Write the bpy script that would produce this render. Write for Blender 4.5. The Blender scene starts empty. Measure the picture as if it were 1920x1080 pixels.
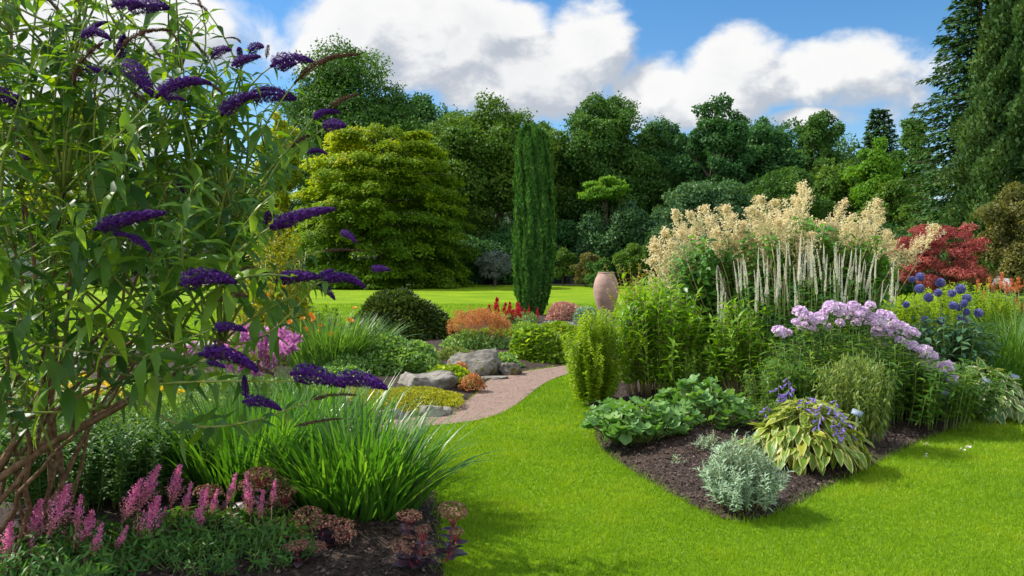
import bpy, math, random
import numpy as np
from mathutils import Vector, Matrix, Euler

S = bpy.context.scene
COL = S.collection
rng = np.random.default_rng(7)
random.seed(7)
R = math.radians

# ------------------------------------------------------------------ camera
F, CH, HOR = 1500.0, 1.6, 495.0            # focal length in photo pixels, eye height, horizon row
PITCH = math.atan((540 - HOR) / F)
cam = bpy.data.cameras.new("camera")
cam.sensor_width = 36.0
cam.lens = 36.0 * F / 1920.0
cam.clip_start = 0.05
cam.clip_end = 3000
camo = bpy.data.objects.new("camera", cam)
COL.objects.link(camo)
camo.location = (0, 0, CH)
camo.rotation_euler = (math.pi / 2 - PITCH, 0, 0)
S.camera = camo

def ray(px, py):
    x, z = (px - 960) / F, (540 - py) / F
    return np.array([x, math.cos(PITCH) + z * math.sin(PITCH), -math.sin(PITCH) + z * math.cos(PITCH)])
def at(px, py, D):
    r = ray(px, py)
    return np.array([0, 0, CH]) + r * (D / r[1])
def G(px, py, z=0.0):
    r = ray(px, py)
    return np.array([0, 0, CH]) + r * ((z - CH) / r[2])

# ------------------------------------------------------------------ sun, sky, exposure
SUN_EL, SUN_AZ = 46.0, -72.0      # azimuth measured from +Y (ahead) towards +X; negative = left
sd = Vector((math.sin(R(SUN_AZ)) * math.cos(R(SUN_EL)), math.cos(R(SUN_AZ)) * math.cos(R(SUN_EL)), math.sin(R(SUN_EL))))
sun = bpy.data.lights.new("sun", 'SUN')
sun.energy = 3.1
sun.angle = R(0.5)
sun.color = (1.0, 0.95, 0.86)
suno = bpy.data.objects.new("sun", sun)
COL.objects.link(suno)
suno.rotation_euler = sd.to_track_quat('Z', 'Y').to_euler()
S.view_settings.view_transform = 'Standard'
S.view_settings.look = 'None'
S.view_settings.exposure = 1.2
S.view_settings.gamma = 1.0

W = bpy.data.worlds.new("World")
S.world = W
W.use_nodes = True
nt = W.node_tree
nt.nodes.clear()
N = nt.nodes.new
def lk(a, b): nt.links.new(a, b)
def M(op, a, b=None, c=None, clamp=False):
    n = N('ShaderNodeMath'); n.operation = op; n.use_clamp = clamp
    for i, v in enumerate((a, b, c)):
        if v is None: continue
        if isinstance(v, (int, float)): n.inputs[i].default_value = v
        else: lk(v, n.inputs[i])
    return n.outputs[0]
def smooth(v, lo, hi):
    n = N('ShaderNodeMapRange'); n.interpolation_type = 'SMOOTHSTEP'
    lk(v, n.inputs[0]); n.inputs[1].default_value = lo; n.inputs[2].default_value = hi
    return n.outputs[0]
def mixc(f, a, b):
    n = N('ShaderNodeMix'); n.data_type = 'RGBA'
    if isinstance(f, float): n.inputs[0].default_value = f
    else: lk(f, n.inputs[0])
    for i, v in ((6, a), (7, b)):
        if isinstance(v, tuple): n.inputs[i].default_value = v + (1,)
        else: lk(v, n.inputs[i])
    return n.outputs[2]
sky = N('ShaderNodeTexSky'); sky.sky_type = 'NISHITA'; sky.sun_disc = False
sky.sun_elevation = R(SUN_EL); sky.sun_rotation = R(SUN_AZ)
sky.air_density = 1.0; sky.dust_density = 0.15; sky.ozone_density = 2.5
tc = N('ShaderNodeTexCoord'); sep = N('ShaderNodeSeparateXYZ'); lk(tc.outputs['Generated'], sep.inputs[0])
az0 = M('ARCTAN2', sep.outputs[0], sep.outputs[1])
el0 = M('ARCSINE', sep.outputs[2])
def azel(px, py):
    r = ray(px, py); r = r / np.linalg.norm(r)
    return math.atan2(r[0], r[1]), math.asin(r[2])
# cloud banks: centre px, half sizes px, weight
BLOBS = [(800, 65, 260, 110, 1.0), (980, 140, 190, 90, .95), (1120, 90, 115, 105, .85), (1215, 160, 110, 85, .75),
         (1385, 122, 130, 78, .9), (1490, 140, 220, 70, .85), (1610, 130, 150, 75, .75), (1340, 200, 130, 55, .9), (1500, 222, 80, 26, .8),
         (170, 60, 330, 120, .85), (60, 260, 300, 110, .8), (1560, 225, 80, 40, .35), (1690, 160, 70, 90, .42), (600, 90, 60, 60, .6)]
def clouds(az, el):
    tot = None
    for (px, py, rx, ry, w) in BLOBS:
        a, e = azel(px, py)
        u = M('DIVIDE', M('SUBTRACT', az, a), rx / F); v = M('DIVIDE', M('SUBTRACT', el, e), ry / F)
        r2 = M('ADD', M('MULTIPLY', u, u), M('MULTIPLY', v, v))
        g = M('MULTIPLY', M('SUBTRACT', 1.0, M('MULTIPLY', r2, 0.8), clamp=True), w)
        tot = g if tot is None else M('MAXIMUM', tot, g)
    cmb = N('ShaderNodeCombineXYZ'); lk(az, cmb.inputs[0]); lk(M('MULTIPLY', el, 1.35), cmb.inputs[1])
    cmb.inputs[2].default_value = 3.7
    n = N('ShaderNodeTexNoise'); n.inputs['Scale'].default_value = 8.5; n.inputs['Detail'].default_value = 8.0
    n.inputs['Roughness'].default_value = 0.58; n.inputs['Distortion'].default_value = 0.25
    lk(cmb.outputs[0], n.inputs['Vector'])
    n2 = N('ShaderNodeTexNoise'); n2.inputs['Scale'].default_value = 2.6; n2.inputs['Detail'].default_value = 4.0
    lk(cmb.outputs[0], n2.inputs['Vector'])
    back = M('MULTIPLY', smooth(n2.outputs[0], .42, .6), .9)
    far = smooth(M('ABSOLUTE', az), .8, 1.0)                       # unseen clouds round the rest of the sky, cover widened for fill light
    tot = M('MAXIMUM', tot, M('MULTIPLY', back, far))
    return M('ADD', tot, M('MULTIPLY', M('SUBTRACT', n.outputs[0], .5), 1.5))
d1 = clouds(az0, el0)
d2 = clouds(M('ADD', az0, -0.030), M('ADD', el0, 0.032))
cover = smooth(d1, .20, .58)
lit = smooth(M('SUBTRACT', d1, d2), -.26, .14)
thick = smooth(d1, .62, 1.25)
lit = M('MULTIPLY', lit, M('SUBTRACT', 1.0, M('MULTIPLY', thick, .35)))
skyc = N('ShaderNodeHueSaturation'); lk(sky.outputs[0], skyc.inputs['Color']); skyc.inputs['Saturation'].default_value = 1.30
skyc.inputs['Value'].default_value = .60
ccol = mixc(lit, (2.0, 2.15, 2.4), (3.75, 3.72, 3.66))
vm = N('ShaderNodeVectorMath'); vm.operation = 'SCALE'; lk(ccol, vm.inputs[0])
lk(M('ADD', 1.0, M('MULTIPLY', smooth(M('ABSOLUTE', az0),   .9, 1.5), 1.8)), vm.inputs['Scale'])   # clouds out of view are brightened to lift the fill light
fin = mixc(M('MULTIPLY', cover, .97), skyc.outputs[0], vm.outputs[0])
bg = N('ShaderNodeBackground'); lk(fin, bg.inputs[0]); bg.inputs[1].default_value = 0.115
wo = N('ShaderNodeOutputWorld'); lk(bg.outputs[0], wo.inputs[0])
W.cycles.sampling_method = 'MANUAL'; W.cycles.sample_map_resolution = 512

cy = S.cycles
cy.max_bounces = 7; cy.diffuse_bounces = 4; cy.glossy_bounces = 2; cy.transmission_bounces = 5; cy.transparent_max_bounces = 6
cy.caustics_reflective = False; cy.caustics_refractive = False
cy.use_denoising = True
cy.sample_clamp_indirect = 6.0

# ------------------------------------------------------------------ materials
def newmat(name):
    m = bpy.data.materials.new(name); m.use_nodes = True
    m.node_tree.nodes.clear()
    return m, m.node_tree
def leafmat(name, c1, c2, c3=None, trans=0.4, tcol=(1.9, 1.7, .7), rough=.5, edge=None, spec=.35, under=None, epos=(.45, .6)):
    """two-sided leaf: colour varies per leaf (attribute rnd), light passes through; edge = colour of the leaf margin"""
    m, t = newmat(name); n = t.nodes.new; L = t.links.new
    a = n('ShaderNodeAttribute'); a.attribute_name = 'rnd'
    cr = n('ShaderNodeValToRGB'); e = cr.color_ramp.elements
    e[0].color = c1 + (1,); e[1].color = (c3 or c2) + (1,)
    if c3: k = e.new(.6); k.color = c2 + (1,)
    L(a.outputs['Fac'], cr.inputs[0])
    col = cr.outputs[0]
    if edge:
        b = n('ShaderNodeAttribute'); b.attribute_name = 'edge'
        mr = n('ShaderNodeMapRange'); L(b.outputs['Fac'], mr.inputs[0]); mr.inputs[1].default_value = epos[0]; mr.inputs[2].default_value = epos[1]
        mx = n('ShaderNodeMix'); mx.data_type = 'RGBA'; L(mr.outputs[0], mx.inputs[0]); L(col, mx.inputs[6]); mx.inputs[7].default_value = edge + (1,)
        col = mx.outputs[2]
    if under:
        g = n('ShaderNodeNewGeometry'); mx = n('ShaderNodeMix'); mx.data_type = 'RGBA'
        L(g.outputs['Backfacing'], mx.inputs[0]); L(col, mx.inputs[6]); mx.inputs[7].default_value = under + (1,)
        colp = mx.outputs[2]
    else: colp = col
    p = n('ShaderNodeBsdfPrincipled'); L(colp, p.inputs['Base Color']); p.inputs['Roughness'].default_value = rough
    p.inputs['Specular IOR Level'].default_value = spec
    o = n('ShaderNodeOutputMaterial')
    if trans > 0:
        tr = n('ShaderNodeBsdfTranslucent')
        mm = n('ShaderNodeMix'); mm.data_type = 'RGBA'; mm.blend_type = 'MULTIPLY'; mm.inputs[0].default_value = 1
        L(col, mm.inputs[6]); mm.inputs[7].default_value = tcol + (1,); mm.clamp_result = False
        L(mm.outputs[2], tr.inputs[0])
        ms = n('ShaderNodeMixShader'); ms.inputs[0].default_value = trans
        L(p.outputs[0], ms.inputs[1]); L(tr.outputs[0], ms.inputs[2]); L(ms.outputs[0], o.inputs[0])
    else: L(p.outputs[0], o.inputs[0])
    return m
def noisemat(name, cols, scale=8, detail=6, rough=.85, bump=.3, bscale=None, dist=.02, spec=.25, rough2=.6):
    """object-space noise between colours (list of (pos, rgb)) plus bump"""
    m, t = newmat(name); n = t.nodes.new; L = t.links.new
    tc = n('ShaderNodeTexCoord')
    a = n('ShaderNodeTexNoise'); a.inputs['Scale'].default_value = scale; a.inputs['Detail'].default_value = detail; a.inputs['Roughness'].default_value = rough2
    L(tc.outputs['Object'], a.inputs['Vector'])
    cr = n('ShaderNodeValToRGB'); e = cr.color_ramp.elements
    e[0].position = cols[0][0]; e[0].color = cols[0][1] + (1,)
    e[1].position = cols[-1][0]; e[1].color = cols[-1][1] + (1,)
    for p_, c_ in cols[1:-1]:
        k = e.new(p_); k.color = c_ + (1,)
    L(a.outputs[0], cr.inputs[0])
    p = n('ShaderNodeBsdfPrincipled'); L(cr.outputs[0], p.inputs['Base Color']); p.inputs['Roughness'].default_value = rough
    p.inputs['Specular IOR Level'].default_value = spec
    b = n('ShaderNodeTexNoise'); b.inputs['Scale'].default_value = bscale or scale * 4; b.inputs['Detail'].default_value = 8
    L(tc.outputs['Object'], b.inputs['Vector'])
    bp = n('ShaderNodeBump'); bp.inputs['Strength'].default_value = bump; bp.inputs['Distance'].default_value = dist
    L(b.outputs[0], bp.inputs['Height']); L(bp.outputs[0], p.inputs['Normal'])
    o = n('ShaderNodeOutputMaterial'); L(p.outputs[0], o.inputs[0])
    return m

# ------------------------------------------------------------------ mesh tools
def nrm(v):
    return v / np.maximum(np.linalg.norm(v, axis=-1, keepdims=True), 1e-9)
def rv(n, s=1.0): return rng.normal(0, s, (n, 3))
def uni(a, b, n=None): return rng.uniform(a, b, n)

class MB:
    """collects geometry, links it as one mesh object"""
    def __init__(s): s.v, s.f, s.r, s.e, s.n = [], [], [], [], 0
    def add(s, V, faces, rnd=.5, edge=0.0):
        V = np.asarray(V, float).reshape(-1, 3); k = len(V)
        s.v.append(V)
        for f in faces:
            f = np.asarray(f, np.int64)
            if len(f): s.f.append(f + s.n)
        s.r.append(np.broadcast_to(np.asarray(rnd, float), (k,))); s.e.append(np.broadcast_to(np.asarray(edge, float), (k,)))
        s.n += k
    def inst(s, T, P, D, Nn, size, rnd, wid=None):
        """copies of template T: origin P, length axis D, approximate normal Nn"""
        P = np.asarray(P); n = len(P)
        if n == 0: return
        D = nrm(np.asarray(D)); X = nrm(np.cross(D, Nn)); Z = np.cross(X, D)
        tv = T['v']; size = np.broadcast_to(np.asarray(size, float), (n,))
        w = size if wid is None else np.broadcast_to(np.asarray(wid, float), (n,)) * size
        V = (P[:, None] + tv[None, :, 0, None] * (X * w[:, None])[:, None] + tv[None, :, 1, None] * (D * size[:, None])[:, None]
             + tv[None, :, 2, None] * (Z * size[:, None])[:, None])
        m = len(tv); off = (np.arange(n) * m)
        faces = [(f[None] + off[:, None, None]).reshape(-1, f.shape[1]) for f in T['f']]
        rnd = np.repeat(np.broadcast_to(np.asarray(rnd, float), (n,)), m)
        s.add(V, faces, rnd, np.tile(T['e'], n))
    def tubes(s, P, rad, sides=5, rnd=.5):
        """P (n,K,3) centre lines, rad (n,K) or (K,)"""
        P = np.asarray(P, float)
        if P.ndim == 2: P = P[None]
        n, K, _ = P.shape
        rad = np.broadcast_to(np.asarray(rad, float), (n, K))
        T = nrm(np.gradient(P, axis=1))
        up = np.where(np.abs(T[..., 2:3]) > .95, np.array([1., 0, 0]), np.array([0, 0, 1.]))
        A = nrm(np.cross(T, up)); B = np.cross(T, A)
        th = np.arange(sides) / sides * 2 * math.pi
        V = P[:, :, None] + rad[:, :, None, None] * (np.cos(th)[:, None] * A[:, :, None] + np.sin(th)[:, None] * B[:, :, None])
        i = np.arange(K - 1)[:, None] * sides; j = np.arange(sides)[None]
        q = np.stack([i + j, i + (j + 1) % sides, i + sides + (j + 1) % sides, i + sides + j], -1).reshape(-1, 4)
        q = (q[None] + (np.arange(n) * K * sides)[:, None, None]).reshape(-1, 4)
        caps = []
        for k0 in (0, K - 1):
            c = (np.arange(sides) + k0 * sides)[None] + (np.arange(n) * K * sides)[:, None]
            caps.append(c[:, ::-1] if k0 == 0 else c)
        s.add(V, [q] + caps, rnd)
    def lathe(s, prof, sides=32, c=(0, 0, 0), rnd=.5):
        prof = np.asarray(prof, float); th = np.arange(sides) / sides * 2 * math.pi
        V = np.stack([prof[:, 0, None] * np.cos(th), prof[:, 0, None] * np.sin(th), np.repeat(prof[:, 1, None], sides, 1)], -1) + np.array(c)
        i = np.arange(len(prof) - 1)[:, None] * sides; j = np.arange(sides)[None]
        q = np.stack([i + j, i + (j + 1) % sides, i + sides + (j + 1) % sides, i + sides + j], -1).reshape(-1, 4)
        s.add(V, [q], rnd)
    def box(s, lo, hi, M_=None):
        x0, y0, z0 = lo; x1, y1, z1 = hi
        V = np.array([[x0, y0, z0], [x1, y0, z0], [x1, y1, z0], [x0, y1, z0], [x0, y0, z1], [x1, y0, z1], [x1, y1, z1], [x0, y1, z1]], float)
        if M_ is not None: V = V @ np.array(M_.to_3x3()).T + np.array(M_.translation)
        s.add(V, [np.array([[0, 3, 2, 1], [4, 5, 6, 7], [0, 1, 5, 4], [1, 2, 6, 5], [2, 3, 7, 6], [3, 0, 4, 7]])])
    def mesh(s, name, mat=None, flat=False):
        me = bpy.data.meshes.new(name)
        V = np.concatenate(s.v)
        me.vertices.add(len(V)); me.vertices.foreach_set('co', V.astype(np.float32).ravel())
        lo = np.concatenate([f.ravel() for f in s.f]); sz = np.concatenate([np.full(len(f), f.shape[1]) for f in s.f])
        me.loops.add(len(lo)); me.loops.foreach_set('vertex_index', lo.astype(np.int32))
        me.polygons.add(len(sz)); me.polygons.foreach_set('loop_start', (np.cumsum(sz) - sz).astype(np.int32))
        for nm, arr in (('rnd', s.r), ('edge', s.e)):
            at_ = me.attributes.new(nm, 'FLOAT', 'POINT'); at_.data.foreach_set('value', np.concatenate(arr).astype(np.float32))
        if flat: me.polygons.foreach_set('use_smooth', np.zeros(len(sz), bool))
        me.update(calc_edges=True)
        if mat: me.materials.append(mat)
        return me
    def build(s, name, mat, parent=None, flat=False, loc=None):
        o = bpy.data.objects.new(name, s.mesh(name, mat, flat)); COL.objects.link(o)
        if parent: o.parent = parent
        if loc is not None: o.location = loc
        return o
def link(name, me, parent=None, loc=(0, 0, 0), mat4=None, label=None):
    o = bpy.data.objects.new(name, me); COL.objects.link(o)
    if parent: o.parent = parent
    if mat4 is not None: o.matrix_local = mat4
    else: o.location = loc
    if label: o['label'] = label
    return o
def thing(name, label, cat, loc=(0, 0, 0), group=None, rz=0):
    o = bpy.data.objects.new(name, None); COL.objects.link(o)
    o.empty_display_size = .1
    o.location = tuple(float(x) for x in loc); o.rotation_euler = (0, 0, rz)
    o['label'] = label; o['category'] = cat
    if group: o['group'] = group
    return o
def tag(o, label=None, cat=None, group=None, kind=None):
    for k, v in (('label', label), ('category', cat), ('group', group), ('kind', kind)):
        if v: o[k] = v
    return o
def frame(p, d, size=1.0, roll=0.0):
    """matrix that puts local z along d at p"""
    q = Vector(d).to_track_quat('Z', 'Y')
    m = Matrix.Translation(Vector(p)) @ q.to_matrix().to_4x4() @ Matrix.Rotation(roll, 4, 'Z')
    if isinstance(size, (int, float)): size = (size,) * 3
    return m @ Matrix.Diagonal((size[0], size[1], size[2], 1))

# ------------------------------------------------------------------ leaf templates (length 1 along y)
def T_leaf(w=.3, segs=4, fold=.2, droop=.3, peak=.4, wave=0.0):
    v, e = [], []
    for i in range(segs + 1):
        t = i / segs
        p = (t / peak) ** .7 if t < peak else max(0, (1 - t) / (1 - peak)) ** .85
        p = max(min(p, 1), .02) * w
        z = -droop * t * t
        y = t * (1 - .12 * droop)
        wv = wave * math.sin(i * 2.4)
        v += [(-p, y, z + fold * p + wv), (0, y, z), (p, y, z + fold * p - wv)]; e += [1, 0, 1]
    f = []
    for i in range(segs):
        a = i * 3
        f += [(a, a + 1, a + 4, a + 3), (a + 1, a + 2, a + 5, a + 4)]
    return dict(v=np.array(v), f=[np.array(f)], e=np.array(e, float))
def T_broad(w=.3, segs=6, cup=.2, droop=.5, peak=.45, wave=.03):
    v, e = [], []
    for i in range(segs + 1):
        t = i / segs
        p = max(math.sin(math.pi * min(1, t ** .8)) ** .75, .03) * w
        z = -droop * t * t; y = t * (1 - .15 * droop)
        for c in (-1, -.55, 0, .55, 1):
            v.append((c * p, y, z + cup * p * (1 - (1 - abs(c)) ** 2) + wave * math.sin(i * 1.9 + c * 2) * abs(c))); e.append(abs(c))
    f = [(i * 5 + j, i * 5 + j + 1, i * 5 + j + 6, i * 5 + j + 5) for i in range(segs) for j in range(4)]
    return dict(v=np.array(v), f=[np.array(f)], e=np.array(e, float))
def T_kite(w=.35, fold=.12, droop=.1):
    return dict(v=np.array([(0, 0, 0), (w, .45, fold), (0, 1, -droop), (-w, .45, fold)]), f=[np.array([[0, 1, 2, 3]])], e=np.array([0., .5, 1, .5]))
def T_round(n=25, lobes=5, amp=.20, cup=.16, notch=True):
    v, e = [(0, 0, -cup)], [0]
    for i in range(n):
        a = -math.pi / 2 + (i + .5) / n * 2 * math.pi
        r = 1 - amp * abs(math.sin((a + math.pi / 2) * lobes / 2.0 + .0)) ** .5 * 0 - amp * (.5 + .5 * math.cos((a + math.pi / 2) * lobes))
        if notch and (i == 0 or i == n - 1): r *= .45
        v.append((math.cos(a) * r * .5, math.sin(a) * r * .5, .06 * math.sin(a * lobes))); e.append(1)
    f = [(0, 1 + i, 1 + (i + 1) % n) for i in range(n if not notch else n - 1)]
    return dict(v=np.array(v), f=[np.array(f)], e=np.array(e, float))
def T_floret(n=5, w=.3, cup=.15):
    v, f, e = [], [], []
    for k in range(n):
        a = k / n * 2 * math.pi; c, s_ = math.cos(a), math.sin(a)
        b = len(v)
        for (x, y, z) in ((0, .05, 0), (w, .38, cup), (0, .52, cup * .8), (-w, .38, cup)):
            v.append((x * c - y * s_, x * s_ + y * c, z))
        e += [0, .8, 1, .8]; f.append((b, b + 1, b + 2, b + 3))
    return dict(v=np.array(v), f=[np.array(f)], e=np.array(e, float))
def T_tri(w=.2): return dict(v=np.array([(-w, 0, 0), (w, 0, 0), (0, 1, .0)]), f=[np.array([[0, 1, 2]])], e=np.array([0., 0, 1]))
KITE = T_kite(); KITEN = T_kite(.2, .08, .15); KITEW = T_kite(.48, .14, .12)
LANCE = T_leaf(.15, 5, .32, .42, .38, .01); LANCE3 = T_leaf(.15, 3, .3, .25, .4); OVATE = T_leaf(.3, 4, .25, .35, .42); OVATE3 = T_leaf(.3, 3, .25, .3, .45)
HOSTA = T_broad(.27, 6, .35, .55, .45, .035); ROUND = T_round(); ROUND9 = T_round(10, 5, .12, .14); FLORET = T_floret(); TRI = T_tri()

def ribbons(mb, B, az, L, lean, bend, width, K=7, rnd=None, twist=.3, power=1.5):
    """strap leaves: base points B, azimuth, length, starting lean from vertical, extra bend towards the tip"""
    n = len(B); t = np.linspace(0, 1, K + 1)
    th = lean[:, None] + bend[:, None] * t[None] ** power
    st = (L / K)[:, None]
    h = np.concatenate([np.zeros((n, 1)), np.cumsum(np.sin(th[:, :-1]) * st, 1)], 1)
    z = np.concatenate([np.zeros((n, 1)), np.cumsum(np.cos(th[:, :-1]) * st, 1)], 1)
    c, s = np.cos(az), np.sin(az)
    P = B[:, None] + np.stack([h * c[:, None], h * s[:, None], z], -1)
    P[..., 2] = np.maximum(P[..., 2], .012)
    tw = az + math.pi / 2 + uni(-twist, twist, n)
    side = np.stack([np.cos(tw), np.sin(tw), uni(-.25, .25, n)], -1)
    w = np.asarray(width).reshape(-1, 1) * np.maximum(1 - t[None] ** 2.6, .03) * (0.75 + .25 * np.minimum(t[None] * 5, 1))
    V = np.stack([P - side[:, None] * w[..., None], P + side[:, None] * w[..., None]], 2)
    i = np.arange(K) * 2
    q = np.stack([i, i + 1, i + 3, i + 2], -1)
    q = (q[None] + (np.arange(n) * (K + 1) * 2)[:, None, None]).reshape(-1, 4)
    if rnd is None: rnd = rng.random(n)
    mb.add(V, [q], np.repeat(rnd, (K + 1) * 2), np.tile(np.repeat(t, 2), n))
    return P

def lumpf(d, k, amp, sharp=6.0):
    l = nrm(rv(k) * np.array([1, 1, .8]) + np.array([0, 0, .3]))
    return 1 - amp * .5 + amp * np.exp((np.max(d @ l.T, 1) - 1) * sharp)
def mound_pts(rx, ry, h, n, lumps=10, amp=.3, shell=.7, zmin=-.05):
    d = nrm(rv(n)); d[:, 2] = np.abs(d[:, 2]) + zmin
    f = lumpf(d, lumps, amp) * (uni(shell ** 3, 1, n) ** (1 / 3))
    P = d * np.array([rx, ry, h]) * f[:, None]; P[:, 2] = np.maximum(P[:, 2], .01)
    return P, nrm(d / np.array([rx, ry, h]))
def mound(mb, rx, ry, h, n, T, size, out=.8, up=.3, rand=.6, nup=.4, **k):
    P, o = mound_pts(rx, ry, h, n, **k)
    U = np.array([0, 0, 1.])
    d = nrm(o * out + U * up + rv(n, rand)); nn = nrm(o * (1 - nup) + U * nup + rv(n, .35))
    mb.inst(T, P, d, nn, size * uni(.6, 1.25, n), np.clip(.5 + rng.normal(0, .25, n), 0, 1))
    return P, o

def stand(leaf_mb, stem_mb, n, rx, ry, h, hv=.15, spread=1.35, T=LANCE3, L=.09, per=18, t0=.25, t1=1.0, elev=35, stem_r=.0035, base=.7, droop=0., taper=.35, tips=None, bases=None, rnd0=None, dome=.25, jit=.06):
    """upright leafy stems; returns tips and their directions"""
    a = uni(0, 2 * math.pi, n); r = np.sqrt(rng.random(n))
    if bases is None: bases = np.stack([np.cos(a) * r * rx * base, np.sin(a) * r * ry * base, np.zeros(n)], -1)
    if tips is None:
        hh = h * (1 - hv * rng.random(n)) * (1 - dome * r ** 2.2)
        tips = np.stack([np.cos(a) * r * rx * spread * base + rng.normal(0, jit * h, n), np.sin(a) * r * ry * spread * base + rng.normal(0, jit * h, n), hh], -1)
    K = 8; t = np.linspace(0, 1, K)[None, :, None]
    mid = bases * .5 + tips * .5 + np.stack([rng.normal(0, .03, n), rng.normal(0, .03, n), tips[:, 2] * .08], -1)
    P = (1 - t) ** 2 * bases[:, None] + 2 * t * (1 - t) * mid[:, None] + t ** 2 * tips[:, None]
    if stem_mb is not None: stem_mb.tubes(P, np.linspace(stem_r, stem_r * .55, K), 4, rnd=.5)
    tt = np.linspace(t0, t1, per)[None] + rng.normal(0, .25 / per, (n, per)); tt = np.clip(tt, 0, 1)
    T3 = tt[..., None]
    Q = (1 - T3) ** 2 * bases[:, None] + 2 * T3 * (1 - T3) * mid[:, None] + T3 ** 2 * tips[:, None]
    dr = nrm(2 * (1 - T3) * (mid - bases)[:, None] + 2 * T3 * (tips - mid)[:, None])
    ph = (np.arange(per) * 2.4)[None] + a[:, None] * 7 + rng.normal(0, .3, (n, per))
    A = nrm(np.cross(dr, np.array([.3, .9, .1]))); Bv = np.cross(dr, A)
    o = np.cos(ph)[..., None] * A + np.sin(ph)[..., None] * Bv
    el = np.radians(elev + rng.normal(0, 12, (n, per)))[..., None]
    D = o * np.cos(el) + dr * np.sin(el) - np.array([0, 0, 1.]) * droop
    Nn = dr * np.cos(el) - o * np.sin(el) + rng.normal(0, .2, Q.shape)
    sz = L * (1 - taper * tt) * uni(.7, 1.15, (n, per))
    rr = (rng.random(n)[:, None] * .5 + rng.random((n, per)) * .5) if rnd0 is None else rnd0 + rng.random((n, per)) * .4
    leaf_mb.inst(T, Q.reshape(-1, 3), D.reshape(-1, 3), Nn.reshape(-1, 3), sz.ravel(), np.clip(rr.ravel(), 0, 1))
    return tips, dr[:, -1]

# ------------------------------------------------------------------ colours
GREENS = dict(
    lawnblade=leafmat('lawn_blade', (.125, .245, .006), (.195, .32, .007), (.30, .38, .02), trans=.42, tcol=(1.6, 1.6, .5), rough=.55),
)
m_stem_green = leafmat('stem_green', (.13, .20, .04), (.20, .26, .07), trans=0)
m_stem_straw = leafmat('stem_straw', (.22, .20, .07), (.32, .26, .12), trans=0)
m_bark = noisemat('bark', [(.3, (.035, .026, .018)), (.7, (.11, .085, .06))], 6, bump=.6, dist=.03)
m_bark_red = noisemat('buddleja_bark', [(.25, (.055, .028, .016)), (.5, (.15, .082, .045)), (.75, (.26, .17, .105))], 30, bump=1.0, dist=.006)
m_twig = leafmat('twig', (.10, .14, .025), (.22, .24, .06), trans=0, rough=.6)

# ------------------------------------------------------------------ plan outlines (pixels of the photo projected on the lawn)
def gp(pts): return np.array([G(x, y)[:2] for x, y in pts])
def inside(P, poly):
    x, y = P[:, 0], P[:, 1]; r = np.zeros(len(P), bool); n = len(poly)
    for i in range(n):
        (x0, y0), (x1, y1) = poly[i], poly[(i + 1) % n]
        c = ((y0 > y) != (y1 > y))
        with np.errstate(divide='ignore', invalid='ignore'):
            r ^= c & (x < (x1 - x0) * (y - y0) / (y1 - y0 + 1e-12) + x0)
    return r
def edge_near(P, poly):
    """distance to and nearest point on the outline"""
    bd = np.full(len(P), 1e9); bq = np.zeros((len(P), 2)); n = len(poly)
    for i in range(n):
        a, b = poly[i], poly[(i + 1) % n]; d = b - a
        t = np.clip(((P - a) @ d) / max(d @ d, 1e-9), 0, 1)
        q = a + t[:, None] * d; dd = np.linalg.norm(P - q, axis=1)
        k = dd < bd; bd[k] = dd[k]; bq[k] = q[k]
    return bd, bq
def round_poly(p, it=2):
    p = np.asarray(p, float)
    for _ in range(it):
        q = np.roll(p, -1, 0); p = np.stack([p * .75 + q * .25, p * .25 + q * .75], 1).reshape(-1, 2)
    return p
BED_R = np.concatenate([gp([(1078, 705), (1095, 735), (1112, 790), (1118, 838), (1175, 880), (1270, 935), (1350, 975), (1400, 984), (1470, 960), (1600, 893), (1700, 843), (1800, 800), (1920, 752)]),
                        np.array([[9.0, 11.0], [11, 15], [9, 22], [5.0, 20], [3.2, 15], [2.0, 13.0]])])
BED_R = round_poly(BED_R)
BED_L = np.concatenate([gp([(790, 806), (805, 860), (826, 960), (838, 1080)]), np.array([[-.28, 3.2], [-.6, 2.0], [-6, 1.6], [-9, 5], [-9, 9.4], [-4.6, 9.0]]), gp([(560, 815)])])
BED_L = round_poly(BED_L)
PATH = gp([(1300, 668), (1180, 672), (1075, 684), (1000, 694), (925, 708), (905, 722), (895, 738), (880, 750), (840, 768), (790, 782), (700, 792), (560, 786), (380, 750), (200, 720), (-100, 700), (-300, 690),
           (-300, 730), (-100, 745), (200, 775), (400, 815), (560, 838), (700, 815), (800, 800), (850, 796), (905, 788), (950, 773), (985, 747), (1015, 722), (1050, 706), (1085, 696), (1180, 688), (1300, 682)])
PATH = round_poly(PATH)
BED_M = np.concatenate([gp([(1180, 671), (1075, 683), (1000, 693), (925, 707), (904, 722), (893, 738), (878, 750), (838, 768), (788, 782), (700, 791), (560, 785), (380, 749), (200, 719), (120, 700)]), gp([(120, 660), (380, 650), (520, 640), (650, 628), (740, 640), (830, 625), (880, 603), (930, 597), (1000, 592), (1130, 590), (1200, 604)])])
BED_M = round_poly(BED_M, 1)

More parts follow.
